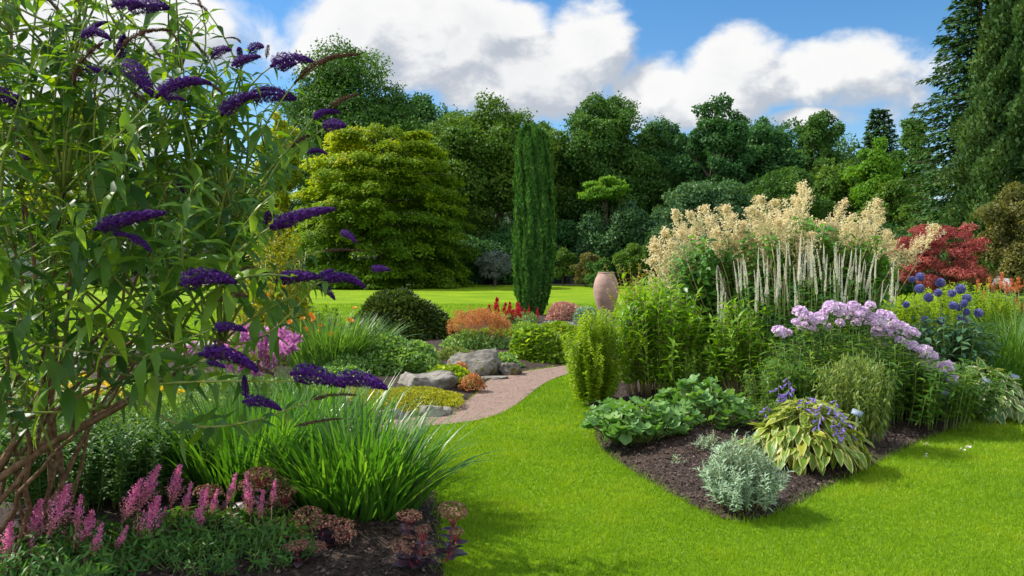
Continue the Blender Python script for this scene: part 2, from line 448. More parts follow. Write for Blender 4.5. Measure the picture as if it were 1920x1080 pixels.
def patch(name, poly, step, z0, rise, mat, rough=.0, bumps=()):
    lo, hi = poly.min(0) - step, poly.max(0) + step
    nx, ny = int((hi[0] - lo[0]) / step) + 2, int((hi[1] - lo[1]) / step) + 2
    X, Y = np.meshgrid(lo[0] + np.arange(nx) * step, lo[1] + np.arange(ny) * step)
    P = np.stack([X.ravel(), Y.ravel()], -1)
    ins = inside(P, poly); d, q = edge_near(P, poly)
    i = np.arange(ny - 1)[:, None] * nx + np.arange(nx - 1)[None]
    f = np.stack([i, i + 1, i + nx + 1, i + nx], -1).reshape(-1, 4)
    keep = ins[f].sum(1) >= 2; f = f[keep]
    P = np.where((~ins | (d < step * .35))[:, None], q, P); d = np.where(ins, d, 0)
    z = z0 + rise(d, P) + rough * rng.normal(0, 1, len(P)) * np.minimum(d * 6, 1)
    for (bx, by, br, bh) in bumps: z = z + bh * np.exp(-((P[:, 0] - bx) ** 2 + (P[:, 1] - by) ** 2) / br ** 2) * np.minimum(d * 6, 1)
    used = np.unique(f); mp = np.full(len(P), -1); mp[used] = np.arange(len(used))
    mb = MB(); mb.add(np.column_stack([P, z])[used], [mp[f]])
    o = mb.build(name, mat); o['kind'] = 'structure'
    return o

# ground: lawn sheet, beds, path
def lawn_material():
    m, t = newmat('lawn'); n = t.nodes.new; L = t.links.new
    g = n('ShaderNodeNewGeometry')
    a = n('ShaderNodeTexNoise'); a.inputs['Scale'].default_value = .45; a.inputs['Detail'].default_value = 6; L(g.outputs['Position'], a.inputs['Vector'])
    b = n('ShaderNodeTexNoise'); b.inputs['Scale'].default_value = 30; b.inputs['Detail'].default_value = 6; L(g.outputs['Position'], b.inputs['Vector'])
    c1 = n('ShaderNodeValToRGB'); c1.color_ramp.elements[0].position = .35; c1.color_ramp.elements[1].position = .68
    c1.color_ramp.elements[0].color = (.135, .245, .005, 1); c1.color_ramp.elements[1].color = (.22, .32, .007, 1); L(a.outputs[0], c1.inputs[0])
    c2 = n('ShaderNodeValToRGB'); c2.color_ramp.elements[0].position = .3; c2.color_ramp.elements[1].position = .7
    c2.color_ramp.elements[0].color = (.62, .66, .6, 1); c2.color_ramp.elements[1].color = (1.12, 1.08, 1.1, 1); L(b.outputs[0], c2.inputs[0])
    mx = n('ShaderNodeMix'); mx.data_type = 'RGBA'; mx.blend_type = 'MULTIPLY'; mx.inputs[0].default_value = 1
    L(c1.outputs[0], mx.inputs[6]); L(c2.outputs[0], mx.inputs[7])
    p = n('ShaderNodeBsdfPrincipled'); L(mx.outputs[2], p.inputs['Base Color']); p.inputs['Roughness'].default_value = .9; p.inputs['Specular IOR Level'].default_value = .1
    bp = n('ShaderNodeBump'); bp.inputs['Strength'].default_value = .6; bp.inputs['Distance'].default_value = .03; L(b.outputs[0], bp.inputs['Height']); L(bp.outputs[0], p.inputs['Normal'])
    o = n('ShaderNodeOutputMaterial'); L(p.outputs[0], o.inputs[0])
    return m
mb = MB(); mb.add([(-900, -60, 0), (900, -60, 0), (900, 1400, 0), (-900, 1400, 0)], [[[0, 1, 2, 3]]])
tag(mb.build('lawn', lawn_material()), kind='structure')
m_soil = noisemat('soil', [(.3, (.022, .014, .010)), (.55, (.055, .036, .027)), (.75, (.115, .078, .06))], 26, bump=1.0, bscale=60, dist=.03)
m_gravel = noisemat('gravel', [(.3, (.19, .125, .095)), (.5, (.27, .185, .145)), (.7, (.34, .245, .195))], 55, bump=.6, bscale=120, dist=.012)
c_ = G(1285, 850)
patch('soil_bed', BED_R, .05, .004, lambda d, P: .11 * (1 - np.exp(-d * 3.0)), m_soil, .008, [(c_[0], c_[1], .28, .09), (c_[0] + .35, c_[1] + .25, .3, .06)])
patch('front_soil_bed', BED_L, .07, .004, lambda d, P: .06 * (1 - np.exp(-d * 3.0)), m_soil, .008)
patch('rock_garden_soil', BED_M, .10, .004, lambda d, P: .10 * (1 - np.exp(-d * 2.0)), m_soil, .008)
patch('gravel_path', PATH, .07, .008, lambda d, P: d * 0, m_gravel, .0015)

def bark_chips(name, poly, dens, size, cond, zf, mat, label, tilt=.35, lift=.012):
    lo, hi = poly.min(0), poly.max(0)
    n = int((hi[0] - lo[0]) * (hi[1] - lo[1]) * dens)
    P = rng.uniform(lo, hi, (n, 2)); P = P[inside(P, poly)]; P = P[cond(P)]
    d, _ = edge_near(P, poly); k = len(P)
    Q = np.column_stack([P, zf(d, P) + uni(.0, lift, k)])
    mb = MB(); mb.inst(KITEW, Q, rv(k) * np.array([1, 1, tilt * .5]), np.array([0, 0, 1.]) + rv(k, tilt), size * uni(.4, 1.3, k), rng.random(k))
    tag(mb.build(name, mat), label, None, None, 'stuff')
m_chip = leafmat('bark_chip', (.02, .012, .008), (.06, .04, .03), (.16, .11, .09), trans=0, rough=.8)
m_grit = leafmat('grit', (.17, .11, .085), (.27, .185, .145), (.38, .28, .23), trans=0, rough=.9)
def zr(d, P):
    z = .006 + .11 * (1 - np.exp(-d * 3.0))
    for (bx, by, br, bh) in [(c_[0], c_[1], .28, .09), (c_[0] + .35, c_[1] + .25, .3, .06)]: z = z + bh * np.exp(-((P[:, 0] - bx) ** 2 + (P[:, 1] - by) ** 2) / br ** 2) * np.minimum(d * 6, 1)
    return z
bark_chips('bark_mulch', BED_R, 2200, .02, lambda P: P[:, 1] < 8.8 + rng.normal(0,.8,len(P)), zr, m_chip, 'dark crumbly bark mulch on the right hand bed')
bark_chips('fine_mulch', BED_L, 1300, .022, lambda P: (P[:, 1] < 5.6 + P[:,0]*.2 + rng.normal(0,.3,len(P))) & (P[:, 0] > -2.2), lambda d, P: .006 + .06 * (1 - np.exp(-d * 3)), m_chip, 'brown mulch under the purple stonecrops')
bark_chips('path_grit', PATH, 4000, .010, lambda P: (P[:, 1] < 13) & (P[:, 0] > -2.5), lambda d, P: d * 0 + .008, m_grit, 'loose pinkish grit on the curved path', .06, .003)

# lawn grass blades
def lawn_blades():
    mb = MB()
    for (y0, y1, dens, hgt, wid) in ((3.6, 5.5, 15000, .034, .0022), (5.5, 7.5, 10500, .036, .003), (7.5, 11, 5500, .04, .0042), (11, 17, 1300, .045, .009), (17, 32, 330, .05, .018)):
        xm = y1 * .68 + 2.0
        n = int((y1 - y0) * 2 * xm * dens)
        P = np.column_stack([uni(-xm, xm, n), uni(y0, y1, n)])
        P = P[(np.abs(P[:, 0]) < P[:, 1] * .67) | ((P[:, 0] > 0) & (P[:, 0] < P[:, 1] * .67 + 2.0) & (rng.random(n) < .6))]
        for poly in (BED_R, BED_L, BED_M, PATH):
            P = P[~inside(P, poly)]
        P = P[~((P[:, 0] < -1.2) & (P[:, 1] < 7))]
        k = len(P)
        f1 = np.sin(P[:, 0] * 2.1 + np.sin(P[:, 1] * 1.7) * 1.3) * np.sin(P[:, 1] * 2.6 + P[:, 0] * .8)
        f2 = np.sin(P[:, 0] * 7.3 + 2 * np.sin(P[:, 1] * 5.1)) * np.sin(P[:, 1] * 8.7 + 1.5 * np.sin(P[:, 0] * 6.2))
        r = np.clip(.42 + .2 * f1 + .24 * f2 + rng.normal(0, .22, k), 0, 1)
        Q = np.column_stack([P, np.zeros(k)])
        D = np.column_stack([rng.normal(0, .55, (k, 2)), np.ones(k)])
        h = hgt * uni(.5, 1.1, k) * (1 + .25 * f2)
        mb.inst(TRI, Q, D, rv(k) * np.array([1, 1, .2]), h, r, wid=wid / .2 / h * uni(.7, 1.3, k))
    # shaggier fringe along the bed edges
    for poly, y1 in ((BED_R, 10), (BED_L, 8.2)):
        a = poly; b = np.roll(poly, -1, 0); ln = np.linalg.norm(b - a, axis=1); n = 9000
        i = rng.choice(len(a), n, p=ln / ln.sum()); P = a[i] + (b - a)[i] * rng.random((n, 1)) + rng.normal(0, .03, (n, 2))
        P = P[(P[:, 1] < y1) & (P[:, 1] > 3.6)]; P = P[(P[:, 0] > -1.2)]
        k = len(P); h = uni(.03, .075, k)
        mb.inst(TRI, np.column_stack([P, np.zeros(k)]), np.column_stack([rng.normal(0, .5, (k, 2)), np.ones(k)]), rv(k) * np.array([1, 1, .2]), h, np.clip(rng.normal(.3, .2, k), 0, 1), wid=.0025 / .2 / h)
    tag(mb.build('grass', GREENS['lawnblade']), 'short mown grass blades of the bright green lawn', None, None, 'stuff')
lawn_blades()

# ------------------------------------------------------------------ far setting: hill, far road, terrace
m_hill = noisemat('hill_soil', [(.3, (.012, .022, .007)), (.6, (.025, .038, .012)), (.8, (.05, .04, .022))], .35, bump=.6, bscale=2, dist=.3)
def hill():
    xs = np.linspace(-150, 150, 61); ys = np.concatenate([np.linspace(64, 130, 34), [180, 260]])
    X, Y = np.meshgrid(xs, ys); t = np.clip((Y - 66) / 60, 0, 1)
    Z = -.3 + 11 * t ** 1.1 + (np.sin(X * .13) + np.sin(X * .31 + 1) * .5 + np.sin(Y * .3 + X * .2)) * .5 * np.clip((Y - 66) / 10, 0, 1)
    i = np.arange(len(ys) - 1)[:, None] * len(xs) + np.arange(len(xs) - 1)[None]
    mb = MB(); mb.add(np.stack([X, Y, Z], -1), [np.stack([i, i + 1, i + len(xs) + 1, i + len(xs)], -1).reshape(-1, 4)])
    tag(mb.build('hillside', m_hill), kind='structure')
hill()
m_road = noisemat('far_road', [(.3, (.24, .22, .21)), (.7, (.36, .33, .31))], 3, bump=.2)
mb = MB(); mb.add([(-80, 61.2, .004), (80, 61.2, .004), (80, 63.6, .004), (-80, 63.6, .004)], [[[0, 1, 2, 3]]])
tag(mb.build('far_path', m_road), kind='structure')

# ------------------------------------------------------------------ trees
LEAVES = dict(
    oak=leafmat('oak_leaf', (0.036, 0.094, 0.021), (0.072, 0.163, 0.028), (0.125, 0.233, 0.045), trans=.3, tcol=(1.6, 1.5, .6), rough=.5, spec=.12),
    deep=leafmat('deep_leaf', (0.025, 0.084, 0.025), (0.054, 0.144, 0.040), (0.099, 0.211, 0.054), trans=.28, tcol=(1.5, 1.5, .7), rough=.5, spec=.12),
    mid=leafmat('mid_leaf', (0.052, 0.121, 0.017), (0.096, 0.182, 0.028), (0.173, 0.259, 0.038), trans=.32, tcol=(1.6, 1.5, .5), rough=.5, spec=.12),
    bright=leafmat('bright_leaf', (0.078, 0.186, 0.018), (0.124, 0.265, 0.025), (0.217, 0.342, 0.031), trans=.38, tcol=(1.6, 1.6, .5), rough=.5, spec=.12),
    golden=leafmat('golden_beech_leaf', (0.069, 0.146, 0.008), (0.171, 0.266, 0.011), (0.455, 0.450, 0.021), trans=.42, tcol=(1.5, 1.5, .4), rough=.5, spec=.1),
    silver=leafmat('silver_pear_leaf', (0.100, 0.140, 0.110), (0.170, 0.210, 0.170), (0.270, 0.310, 0.260), trans=.2, tcol=(1.2, 1.3, 1), rough=.6, spec=.12),
    fir=leafmat('fir_needle', (0.022, 0.062, 0.022), (0.042, 0.100, 0.032), (0.085, 0.16, 0.05), trans=.15, rough=.6, spec=.08),
    cypress=leafmat('cypress_spray', (0.031, 0.074, 0.021), (0.053, 0.109, 0.029), (0.105, 0.166, 0.042), trans=.2, rough=.6, spec=.12),
    yew=leafmat('yew_needle', (0.029, 0.095, 0.018), (0.062, 0.166, 0.031), (0.157, 0.299, 0.056), trans=.25, tcol=(1.5, 1.5, .6), rough=.45, spec=.12),
    rhodo=leafmat('rhododendron_leaf', (0.031, 0.088, 0.034), (0.062, 0.140, 0.053), (0.103, 0.209, 0.070), trans=.25, rough=.5, spec=.15),
    red=leafmat('red_maple_leaf', (0.156, 0.046, 0.045), (0.360, 0.092, 0.090), (0.625, 0.230, 0.190), trans=.35, tcol=(1.6, .9, .8), rough=.6, spec=.1),
    olive=leafmat('olive_leaf', (0.080, 0.095, 0.025), (0.150, 0.150, 0.045), (0.250, 0.220, 0.075), trans=.3, rough=.5, spec=.12),
)
def branch_path(a, b, K=7, sag=.1):
    t = np.linspace(0, 1, K)[:, None]; a, b = np.array(a, float), np.array(b, float)
    m = a * .5 + b * .5 + np.array([0, 0, np.linalg.norm(b - a) * sag]) + rng.normal(0, .05, 3) * np.linalg.norm(b - a)
    return (1 - t) ** 2 * a + 2 * t * (1 - t) * m + t * t * b

def broad_tree(name, label, px_, D, top, width, mat, base_frac=.25, nclump=46, nleaf=42000, leaf=.26, T=KITE, group=None, cat='tree',
               flat=.75, csize=.30, limbs=9, trunk_r=None, z0=0.0, gap=0.0, depth=1.0, shape=2.0, warm=None, up=.5, droop=0.0, trunk_mat=None, top_shift=0.0):
    """px_: photo column of the trunk; D: distance; top: photo row of the crown top; width in photo pixels"""
    p = at(px_, 495, D); h = (CH + (495 - top) / F * D - z0) * (1.05 if cat == 'tree' else 1.0); r = width / F * D / 2
    root = thing(name, label, cat, (p[0], D, z0), group)
    cz0 = h * base_frac; hc = h - cz0
    tr = trunk_r or max(.05, h * .022)
    # clumps fill an uneven ellipsoid
    nclump = int(nclump * 2.5); nleaf = int(nleaf * 1.8); csize *= .95; leaf *= .92
    if cat == 'tree' and base_frac < .5: cz0 = h * base_frac * .45; hc = h - cz0
    C, Rr = [], []
    ph = uni(0, 6.28, 4)
    while len(C) < nclump:
        q = rng.normal(0, 1, 3); q /= np.linalg.norm(q); q *= uni(.25, 1) ** .6
        az = math.atan2(q[1], q[0])
        k = 1 + .16 * math.sin(az * 2 + ph[0]) + .1 * math.sin(az * 3 + ph[1])
        zz = q[2]
        prof = (1 - abs(zz) ** shape * .25)
        c = np.array([q[0] * r * k * prof * .82 + top_shift * r * max(zz, 0), q[1] * r * k * depth * prof * .82, cz0 + hc * (.5 + zz * .42)])
        C.append(c); Rr.append(r * csize * uni(.5, 1.4))
    C, Rr = np.array(C), np.array(Rr)
    # trunk and limbs
    tb = MB()
    tp = np.array([[0, 0, -.3], [tr * .3, 0, cz0 * .5], [uni(-.2, .2) * r * .3, 0, cz0 + hc * .25], [uni(-.2, .2) * r * .4, 0, cz0 + hc * .6]])
    tt = np.linspace(0, 3, 12); tp = np.stack([np.interp(tt, range(4), tp[:, i]) for i in range(3)], -1)
    tb.tubes(tp, np.linspace(tr * 1.25, tr * .3, 12), 8)
    for i in rng.choice(nclump, min(limbs, nclump), False):
        s = tp[int(uni(4, 10))]
        tb.tubes(branch_path(s, C[i]), np.linspace(tr * .5, tr * .1, 7), 5)
    tb.build('trunk', trunk_mat or m_bark, root)
    # leaves
    w = Rr ** 2; cnt = (w / w.sum() * nleaf).astype(int)
    mb = MB()
    idx = np.repeat(np.arange(nclump), cnt); n = len(idx)
    d = nrm(rv(n) + np.array([0, 0, .25]))
    sub = nrm(rv(nclump * 7)).reshape(nclump, 7, 3)
    lf = np.max((sub[idx] * d[:, None]).sum(-1), 1)
    rad = (.58 + .62 * np.exp((lf - 1) * 6)) * (uni(.3, 1.0, n) ** .4) * np.where(rng.random(n) < .12, uni(1.0, 1.3, n), 1.0)
    P = C[idx] + d * np.array([1, 1, flat]) * (Rr[idx] * rad)[:, None]
    P[:, 2] = np.maximum(P[:, 2], .15)
    nn = nrm(d + np.array([0, 0, up]) + rv(n, .45))
    dd = nrm(rv(n) + d * .5 - np.array([0, 0, droop]))
    cr = np.clip(.45 + rng.normal(0, .15, nclump), .1, .9)
    rr = np.clip(cr[idx] + rng.normal(0, .16, n), 0, 1)
    if warm is not None: rr = np.clip(warm(P, h, r) + rng.normal(0, .16, n) + (cr[idx] - .45) * .8, 0, 1)
    keep = rng.random(n) > gap
    mb.inst(T, P[keep], dd[keep], nn[keep], leaf * uni(.6, 1.25, keep.sum()), rr[keep])
    mb.build('crown', LEAVES[mat], root)
    return root

# beyond the lawn, from the left of the photo to the right
broad_tree('oak_tree', 'tall dark oak rising behind the golden beech, its top left of the big cloud', 650, 74, 98, 320, 'oak', .2, 52, 46000, .30, limbs=12)
broad_tree('oak_tree', 'dark oak in the gap between the golden beech and the pale oak', 775, 78, 152, 190, 'deep', .2, 36, 30000, .30)
broad_tree('oak_tree', 'mid green oak with bare forked trunks showing left of the yew column', 915, 66, 168, 250, 'mid', .28, 48, 46000, .27, limbs=14, gap=.08)
broad_tree('oak_tree', 'green oak half hidden directly behind the columnar yew', 1020, 72, 215, 150, 'mid', .2, 30, 24000, .28)
broad_tree('beech_tree', 'broad domed dark green beech right of the yew column', 1140, 74, 178, 250, 'oak', .15, 54, 52000, .28, csize=.27)
broad_tree('beech_tree', 'rounded dark beech beside the domed one, sloping down to the right', 1245, 78, 215, 190, 'deep', .1, 42, 38000, .30, csize=.27)
broad_tree('oak_tree', 'thin crowned oak with sky showing through its top', 1345, 72, 172, 165, 'deep', .2, 34, 20000, .30, csize=.24, limbs=16, gap=.1)
broad_tree('oak_tree', 'dark round oak in the middle of the right hand treeline', 1432, 76, 182, 165, 'deep', .15, 36, 26000, .30)
broad_tree('ash_tree', 'sparse airy ash with see through top left of the small pine', 1535, 74, 198, 140, 'oak', .15, 30, 17000, .28, csize=.26, gap=.1, limbs=14)
broad_tree('linden_tree', 'sunlit yellow green tree below the small pine', 1636, 66, 252, 120, 'bright', .2, 32, 24000, .26)
broad_tree('ash_tree', 'grey green feathery tree beside the tall fir', 1705, 70, 225, 110, 'oak', .2, 26, 15000, .28, gap=.1)
broad_tree('shrub_tree', 'low olive green tree under the sunlit yellow green one', 1690, 60, 330, 140, 'mid', .05, 26, 20000, .22)
broad_tree('beech_tree', 'dark spreading tree low behind the cream plumes', 1470, 64, 318, 210, 'oak', .03, 34, 34000, .25, csize=.26)
broad_tree('beech_tree', 'bluish dark shrub tree low behind the left end of the cream plumes', 1330, 62, 335, 210, 'rhodo', .03, 40, 34000, .24)
broad_tree('beech_tree', 'dark tree behind the purple butterfly bush and its upper twigs', 420, 72, 300, 330, 'deep', .1, 44, 34000, .32)
broad_tree('beech_tree', 'dark tree behind the butterfly bush at the left photo edge', 150, 70, 300, 330, 'oak', .1, 40, 30000, .32)
broad_tree('maple_tree', 'yellow leaved tree glimpsed through the top of the butterfly bush', 130, 52, 165, 190, 'golden', .3, 30, 20000, .24, warm=lambda P, h, r: .85 + 0 * P[:, 0])
broad_tree('maple_tree', 'small golden tree between the butterfly bush and the golden beech', 520, 58, 200, 110, 'golden', .2, 26, 16000, .24, warm=lambda P, h, r: .75 + 0 * P[:, 0])
for (nm, px_, D, top, w, mt, label) in (('beech_tree', 1390, 86, 218, 270, 'oak', 'dark distant tree filling the gap behind the thin crowned oak'), ('beech_tree', 1490, 88, 236, 260, 'deep', 'distant dark tree behind the sparse airy ash'), ('beech_tree', 1600, 86, 258, 220, 'oak', 'distant tree left of the sunlit yellow green tree'), ('beech_tree', 1285, 84, 232, 200, 'deep', 'distant dark tree behind the sloping dark beech'), ('oak_tree', 845, 86, 188, 220, 'oak', 'distant oak behind the forked mid green oak'), ('oak_tree', 1560, 70, 300, 200, 'mid', 'olive green oak low behind the right end of the cream plumes')):
    broad_tree(nm, label, px_, D, top, w, mt, .05, nclump=34, nleaf=22000, leaf=.30, csize=.30)
# the flat topped pale green maple and dark undergrowth
broad_tree('japanese_maple', 'flat topped pale green small tree in front of the dark beeches', 1137, 60, 335, 120, 'bright', .72, 14, 8000, .2, flat=.22, limbs=10, trunk_r=.09)
broad_tree('rhododendron', 'dark glossy rhododendron mass below the flat topped maple', 1165, 61, 378, 200, 'rhodo', .02, 34, 26000, .24, cat='shrub')
broad_tree('rhododendron', 'dark rhododendron low at the foot of the mid green oak', 960, 63, 430, 190, 'deep', .02, 28, 20000, .22, cat='shrub')
broad_tree('rhododendron', 'dark rhododendron behind the terracotta urn and cream plumes', 1260, 58, 395, 170, 'rhodo', .02, 28, 20000, .22, cat='shrub')
broad_tree('rhododendron', 'broad rhododendron behind the silver leaved tree', 860, 62, 440, 150, 'deep', .02, 22, 14000, .22, cat='shrub')
broad_tree('garden_shrub', 'rounded green shrub on a short stem behind the urn', 1190, 52, 452, 75, 'mid', .3, 16, 8000, .16, cat='shrub')
broad_tree('garden_shrub', 'low brown green shrub beside the far path right of the yew', 1098, 56, 470, 65, 'olive', .05, 14, 7000, .15, cat='shrub')
broad_tree('garden_shrub', 'dark green low shrub by the far grey boulder', 1120, 53, 487, 70, 'oak', .02, 12, 6000, .15, cat='shrub')
broad_tree('garden_shrub', 'small yellow green shrub beneath the rhododendrons right of the yew', 1055, 58, 462, 60, 'mid', .05, 12, 6000, .15, cat='shrub')
broad_tree('weeping_pear', 'small silver leaved tree with dark trunk on the far lawn', 927, 57, 472, 72, 'silver', .38, 26, 15000, .13, droop=.8, trunk_r=.12)

for (nm, px_, D, top, w, mt, label) in (('rhododendron', 575, 63, 440, 170, 'deep', 'dark low rhododendron under the left side of the golden beech'), ('rhododendron', 1025, 64, 450, 120, 'rhodo', 'dark rhododendron low behind the columnar yew'),
        ('rhododendron', 800, 65, 430, 170, 'rhodo', 'dark rhododendron behind the right skirt of the golden beech'), ('laurel', 1058, 66, 395, 120, 'deep', 'dark laurel between the columnar yew and the flat topped maple'), ('laurel', 1345, 61, 420, 150, 'oak', 'dark laurel under the thin crowned oak'), ('laurel', 1620, 60, 405, 170, 'deep', 'dark laurel behind the right end of the cream plumes'), ('laurel', 1745, 56, 400, 160, 'mid', 'green laurel behind the red maple'), ('laurel', 1450, 62, 430, 150, 'rhodo', 'dark laurel behind the middle of the cream plumes'), ('laurel', 310, 68, 440, 260, 'deep', 'dark laurel hedge bush beside the garden house')):
    broad_tree(nm, label, px_, D, top, w, mt, .02, nclump=20, nleaf=12000, leaf=.24, cat='shrub')

# golden weeping beech: layered sprays down to the lawn
def golden_beech():
    D = 55.0; p = at(716, 495, D); h = CH + (495 - 222) / F * D; r = 172 / F * D
    root = thing('weeping_beech', 'huge golden green beech with tiered branches sweeping down to the lawn', 'tree', (p[0], D, 0))
    tb = MB(); tb.tubes(np.array([[0, 0, -.3], [.1, 0, 3], [0, .1, 6], [.1, 0, 9.5]]), np.array([.5, .4, .3, .12]), 8)
    mb = MB(); P_, D_, N_, r_ = [], [], [], []
    for k in range(430):
        t = rng.random() ** 1.25; a = uni(0, 2 * math.pi)
        z1 = .25 + (math.floor(t * 11) + uni(.0, .55)) / 11 * (h - .7)
        prof = r * (1.03 * math.sqrt(max(0.0, 1 - ((z1 / h - .18) / .86) ** 2)) if z1 / h > .18 else .93 + .6 * (z1 / h))
        ln = prof * uni(.80, 1.04)
        e = np.array([math.cos(a) * ln, math.sin(a) * ln, z1 if z1 > 2 else z1 * .7]); s = np.array([0, 0, min(z1 * .8 + 1.2, h * .85)])
        q = branch_path(s, e, 9, .14)
        if k % 9 == 0: tb.tubes(q, np.linspace(.09, .02, 9), 4)
        n = 300; tt = uni(.35, 1.0, n) ** .6
        B = np.stack([np.interp(tt, np.linspace(0, 1, 9), q[:, i]) for i in range(3)], -1)
        wd = .95 * (1.15 - tt)[:, None] + .25
        tang = np.array([-math.sin(a), math.cos(a), 0]); o = np.array([math.cos(a), math.sin(a), 0])
        u = rng.normal(0, 1, (n, 1))
        P = B + tang * u * wd * .6 + np.array([0, 0, -1.]) * (np.abs(u) * .12 + np.abs(rng.normal(0, .16, (n, 1)))) + rv(n, .08)
        P_.append(P); D_.append(o + tang * np.sign(u) * .6 + np.array([0, 0, -.45]) + rv(n, .4)); N_.append(np.array([0, 0, 1.]) + o * .35 + rv(n, .35))
        g = np.clip((P[:, 2] / h) * 1.0 - .27 - .26 * P[:, 0] / r, 0, 1)  # golden new foliage near the top; sunlit left side put into the colour
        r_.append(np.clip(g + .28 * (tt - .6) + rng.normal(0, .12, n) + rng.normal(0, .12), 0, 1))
    P = np.concatenate(P_); P[:, 2] = np.maximum(P[:, 2], .2)
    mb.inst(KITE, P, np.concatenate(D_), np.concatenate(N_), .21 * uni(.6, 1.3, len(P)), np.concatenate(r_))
    tb.build('trunk', m_bark, root); mb.build('crown', LEAVES['golden'], root)
golden_beech()

# columnar yew
def yew():
    D = 24.0; p = at(1000, 495, D); h = CH + (495 - 240) / F * D
    root = thing('columnar_yew', 'tall narrow clipped yew column standing alone on the lawn', 'tree', (p[0], D, 0))
    n = 90000; z = rng.random(n); a = uni(0, 2 * math.pi, n)
    prof = np.interp(z, [0, .04, .12, .3, .5, .7, .88, .96, 1], [.26, .34, .46, .60, .585, .53, .49, .45, .30])
    rid = .06 * np.sin(a * 9 + 1.2 * np.sin(z * 7)) + .05 * np.sin(a * 17 + z * 14) + .03 * np.sin(z * 40 + a * 3)
    topc = .965 + .025 * np.sin(a * 4) + .015 * np.sin(a * 9 + 1)
    rad = .93 * (prof + rid * prof) * (1 + .035 * np.sin(z * 11 + a * 2) + .03 * np.sin(z * 23 - a * 3)) * uni(.82, 1.03, n) * np.where(rng.random(n) < .04, 1.09, 1)
    fil = z > .97; rad = np.where(fil, rad * np.sqrt(rng.random(n)), rad)
    P = np.stack([np.cos(a) * rad, np.sin(a) * rad, z * h * topc], -1)
    o = np.stack([np.cos(a), np.sin(a), 0 * a], -1)
    # lean of a slightly bent leader
    P[:, 0] += .10 * np.sin(z * 3.0) - .06
    mb = MB(); mb.inst(KITEN, P, o * .45 + np.array([0, 0, 1.]) + rv(n, .3), o + rv(n, .4), .11 * uni(.6, 1.4, n), np.clip(.42 + rng.normal(0, .16, n) + rid * 2.2, 0, 1), wid=1.2)
    tb = MB(); tb.tubes(np.array([[0, 0, -.1], [0, 0, h * .4], [0, 0, h * .9]]), np.array([.16, .12, .05]), 8)
    tb.build('trunk', m_bark, root); mb.build('crown', LEAVES['yew'], root)
yew()

# conifers
def fir(name, label, px_, D, top, width, nwh=34, mat='fir', z_start=.04, droop=.3, dens=95, leaf=.3, dead=False):
    p = at(px_, 495, D); h = CH + (495 - top) / F * D; r = width / F * D / 2
    root = thing(name, label, 'tree', (p[0], D, 0))
    tb = MB(); mb = MB(); tb.tubes(np.array([[0, 0, -.2], [0, 0, h * .5], [0, 0, h * .97]]), np.array([h * .02, h * .013, .03]), 8)
    for w in range(nwh):
        zf = z_start + (1 - z_start) * (w / nwh) ** 1.0
        nb = int(uni(6, 9)); a0 = uni(0, 6.28)
        for b in range(nb):
            a = a0 + b / nb * 6.28 + uni(-.25, .25)
            ln = r * (1 - zf) ** .7 * uni(.72, 1.12) + .25
            s = np.array([0, 0, zf * h]); o = np.array([math.cos(a), math.sin(a), 0]); tg = np.array([-math.sin(a), math.cos(a), 0])
            tt = np.linspace(0, 1, 7)[:, None]
            q = s + o * ln * tt + np.array([0, 0, 1.]) * ln * (.12 * tt - droop * tt ** 1.6 + .12 * tt ** 4)
            tb.tubes(q, np.linspace(.05, .012, 7), 4)
            n = int(dens * ln / r * 1.3) + 12; t = rng.random(n) ** .75
            B = np.stack([np.interp(t, tt[:, 0], q[:, i]) for i in range(3)], -1)
            u = rng.normal(0, 1, (n, 1)); wd = (ln * .20 * (1.15 - t) + .12)[:, None]
            P = B + tg * u * wd + np.array([0, 0, -1.]) * (np.abs(u) * wd * .35 + np.abs(rng.normal(0, .08, (n, 1))))
            mb.inst(KITE, P, o * .8 + tg * np.sign(u) * .7 + np.array([0, 0, -.25]) + rv(n, .25), np.array([0, 0, 1.]) + o * .25 + rv(n, .3), leaf * uni(.6, 1.35, n), np.clip(.35 + .3 * t + rng.normal(0, .16, n) + uni(-.12, .12), 0, 1), wid=.8)
    tb.build('trunk', m_bark, root); mb.build('crown', LEAVES[mat], root)
fir('fir_tree', 'tall dark fir with layered drooping branches at the right of the sky', 1830, 44, -95, 345, 36, leaf=.30, dens=120)
fir('pine_tree', 'small dark pine silhouette poking above the treeline left of the tall fir', 1645, 80, 200, 150, 13, droop=.02, z_start=.6, leaf=.42, dens=60)
def cypress():
    D = 34.0; p = at(1955, 495, D); h = 17.0; r = 3.3
    root = thing('cypress_tree', 'dense dull green cypress filling the upper right corner beside the fir', 'tree', (p[0], D, 0))
    n = 120000; z = rng.random(n) ** .85; a = uni(0, 6.2832, n)
    prof = r * np.interp(z, [0, .1, .35, .7, 1], [.8, 1, .95, .6, .06])
    d = np.stack([np.cos(a), np.sin(a), (z - .5) * 5], -1)
    rid = .10 * np.sin(a * 7 + z * 9) + .10 * np.sin(a * 13 - z * 23) + .08 * np.sin(z * 55 + 4 * np.sin(a * 3))
    rad = prof * (1 + rid) * uni(.72, 1.02, n)
    P = np.stack([np.cos(a) * rad, np.sin(a) * rad, .3 + z * h], -1); o = np.stack([np.cos(a), np.sin(a), 0 * a], -1)
    mb = MB(); mb.inst(KITE, P, o * .6 + np.array([0, 0, .8]) + rv(n, .4), o + rv(n, .45), .20 * uni(.6, 1.4, n), np.clip(.42 + rid * 1.8 + rng.normal(0, .16, n), 0, 1), wid=.9)
    tb = MB(); tb.tubes(np.array([[0, 0, -.2], [0, 0, h * .5], [0, 0, h * .96]]), np.array([.4, .25, .04]), 8)
    tb.build('trunk', m_bark, root); mb.build('crown', LEAVES['cypress'], root)
cypress()
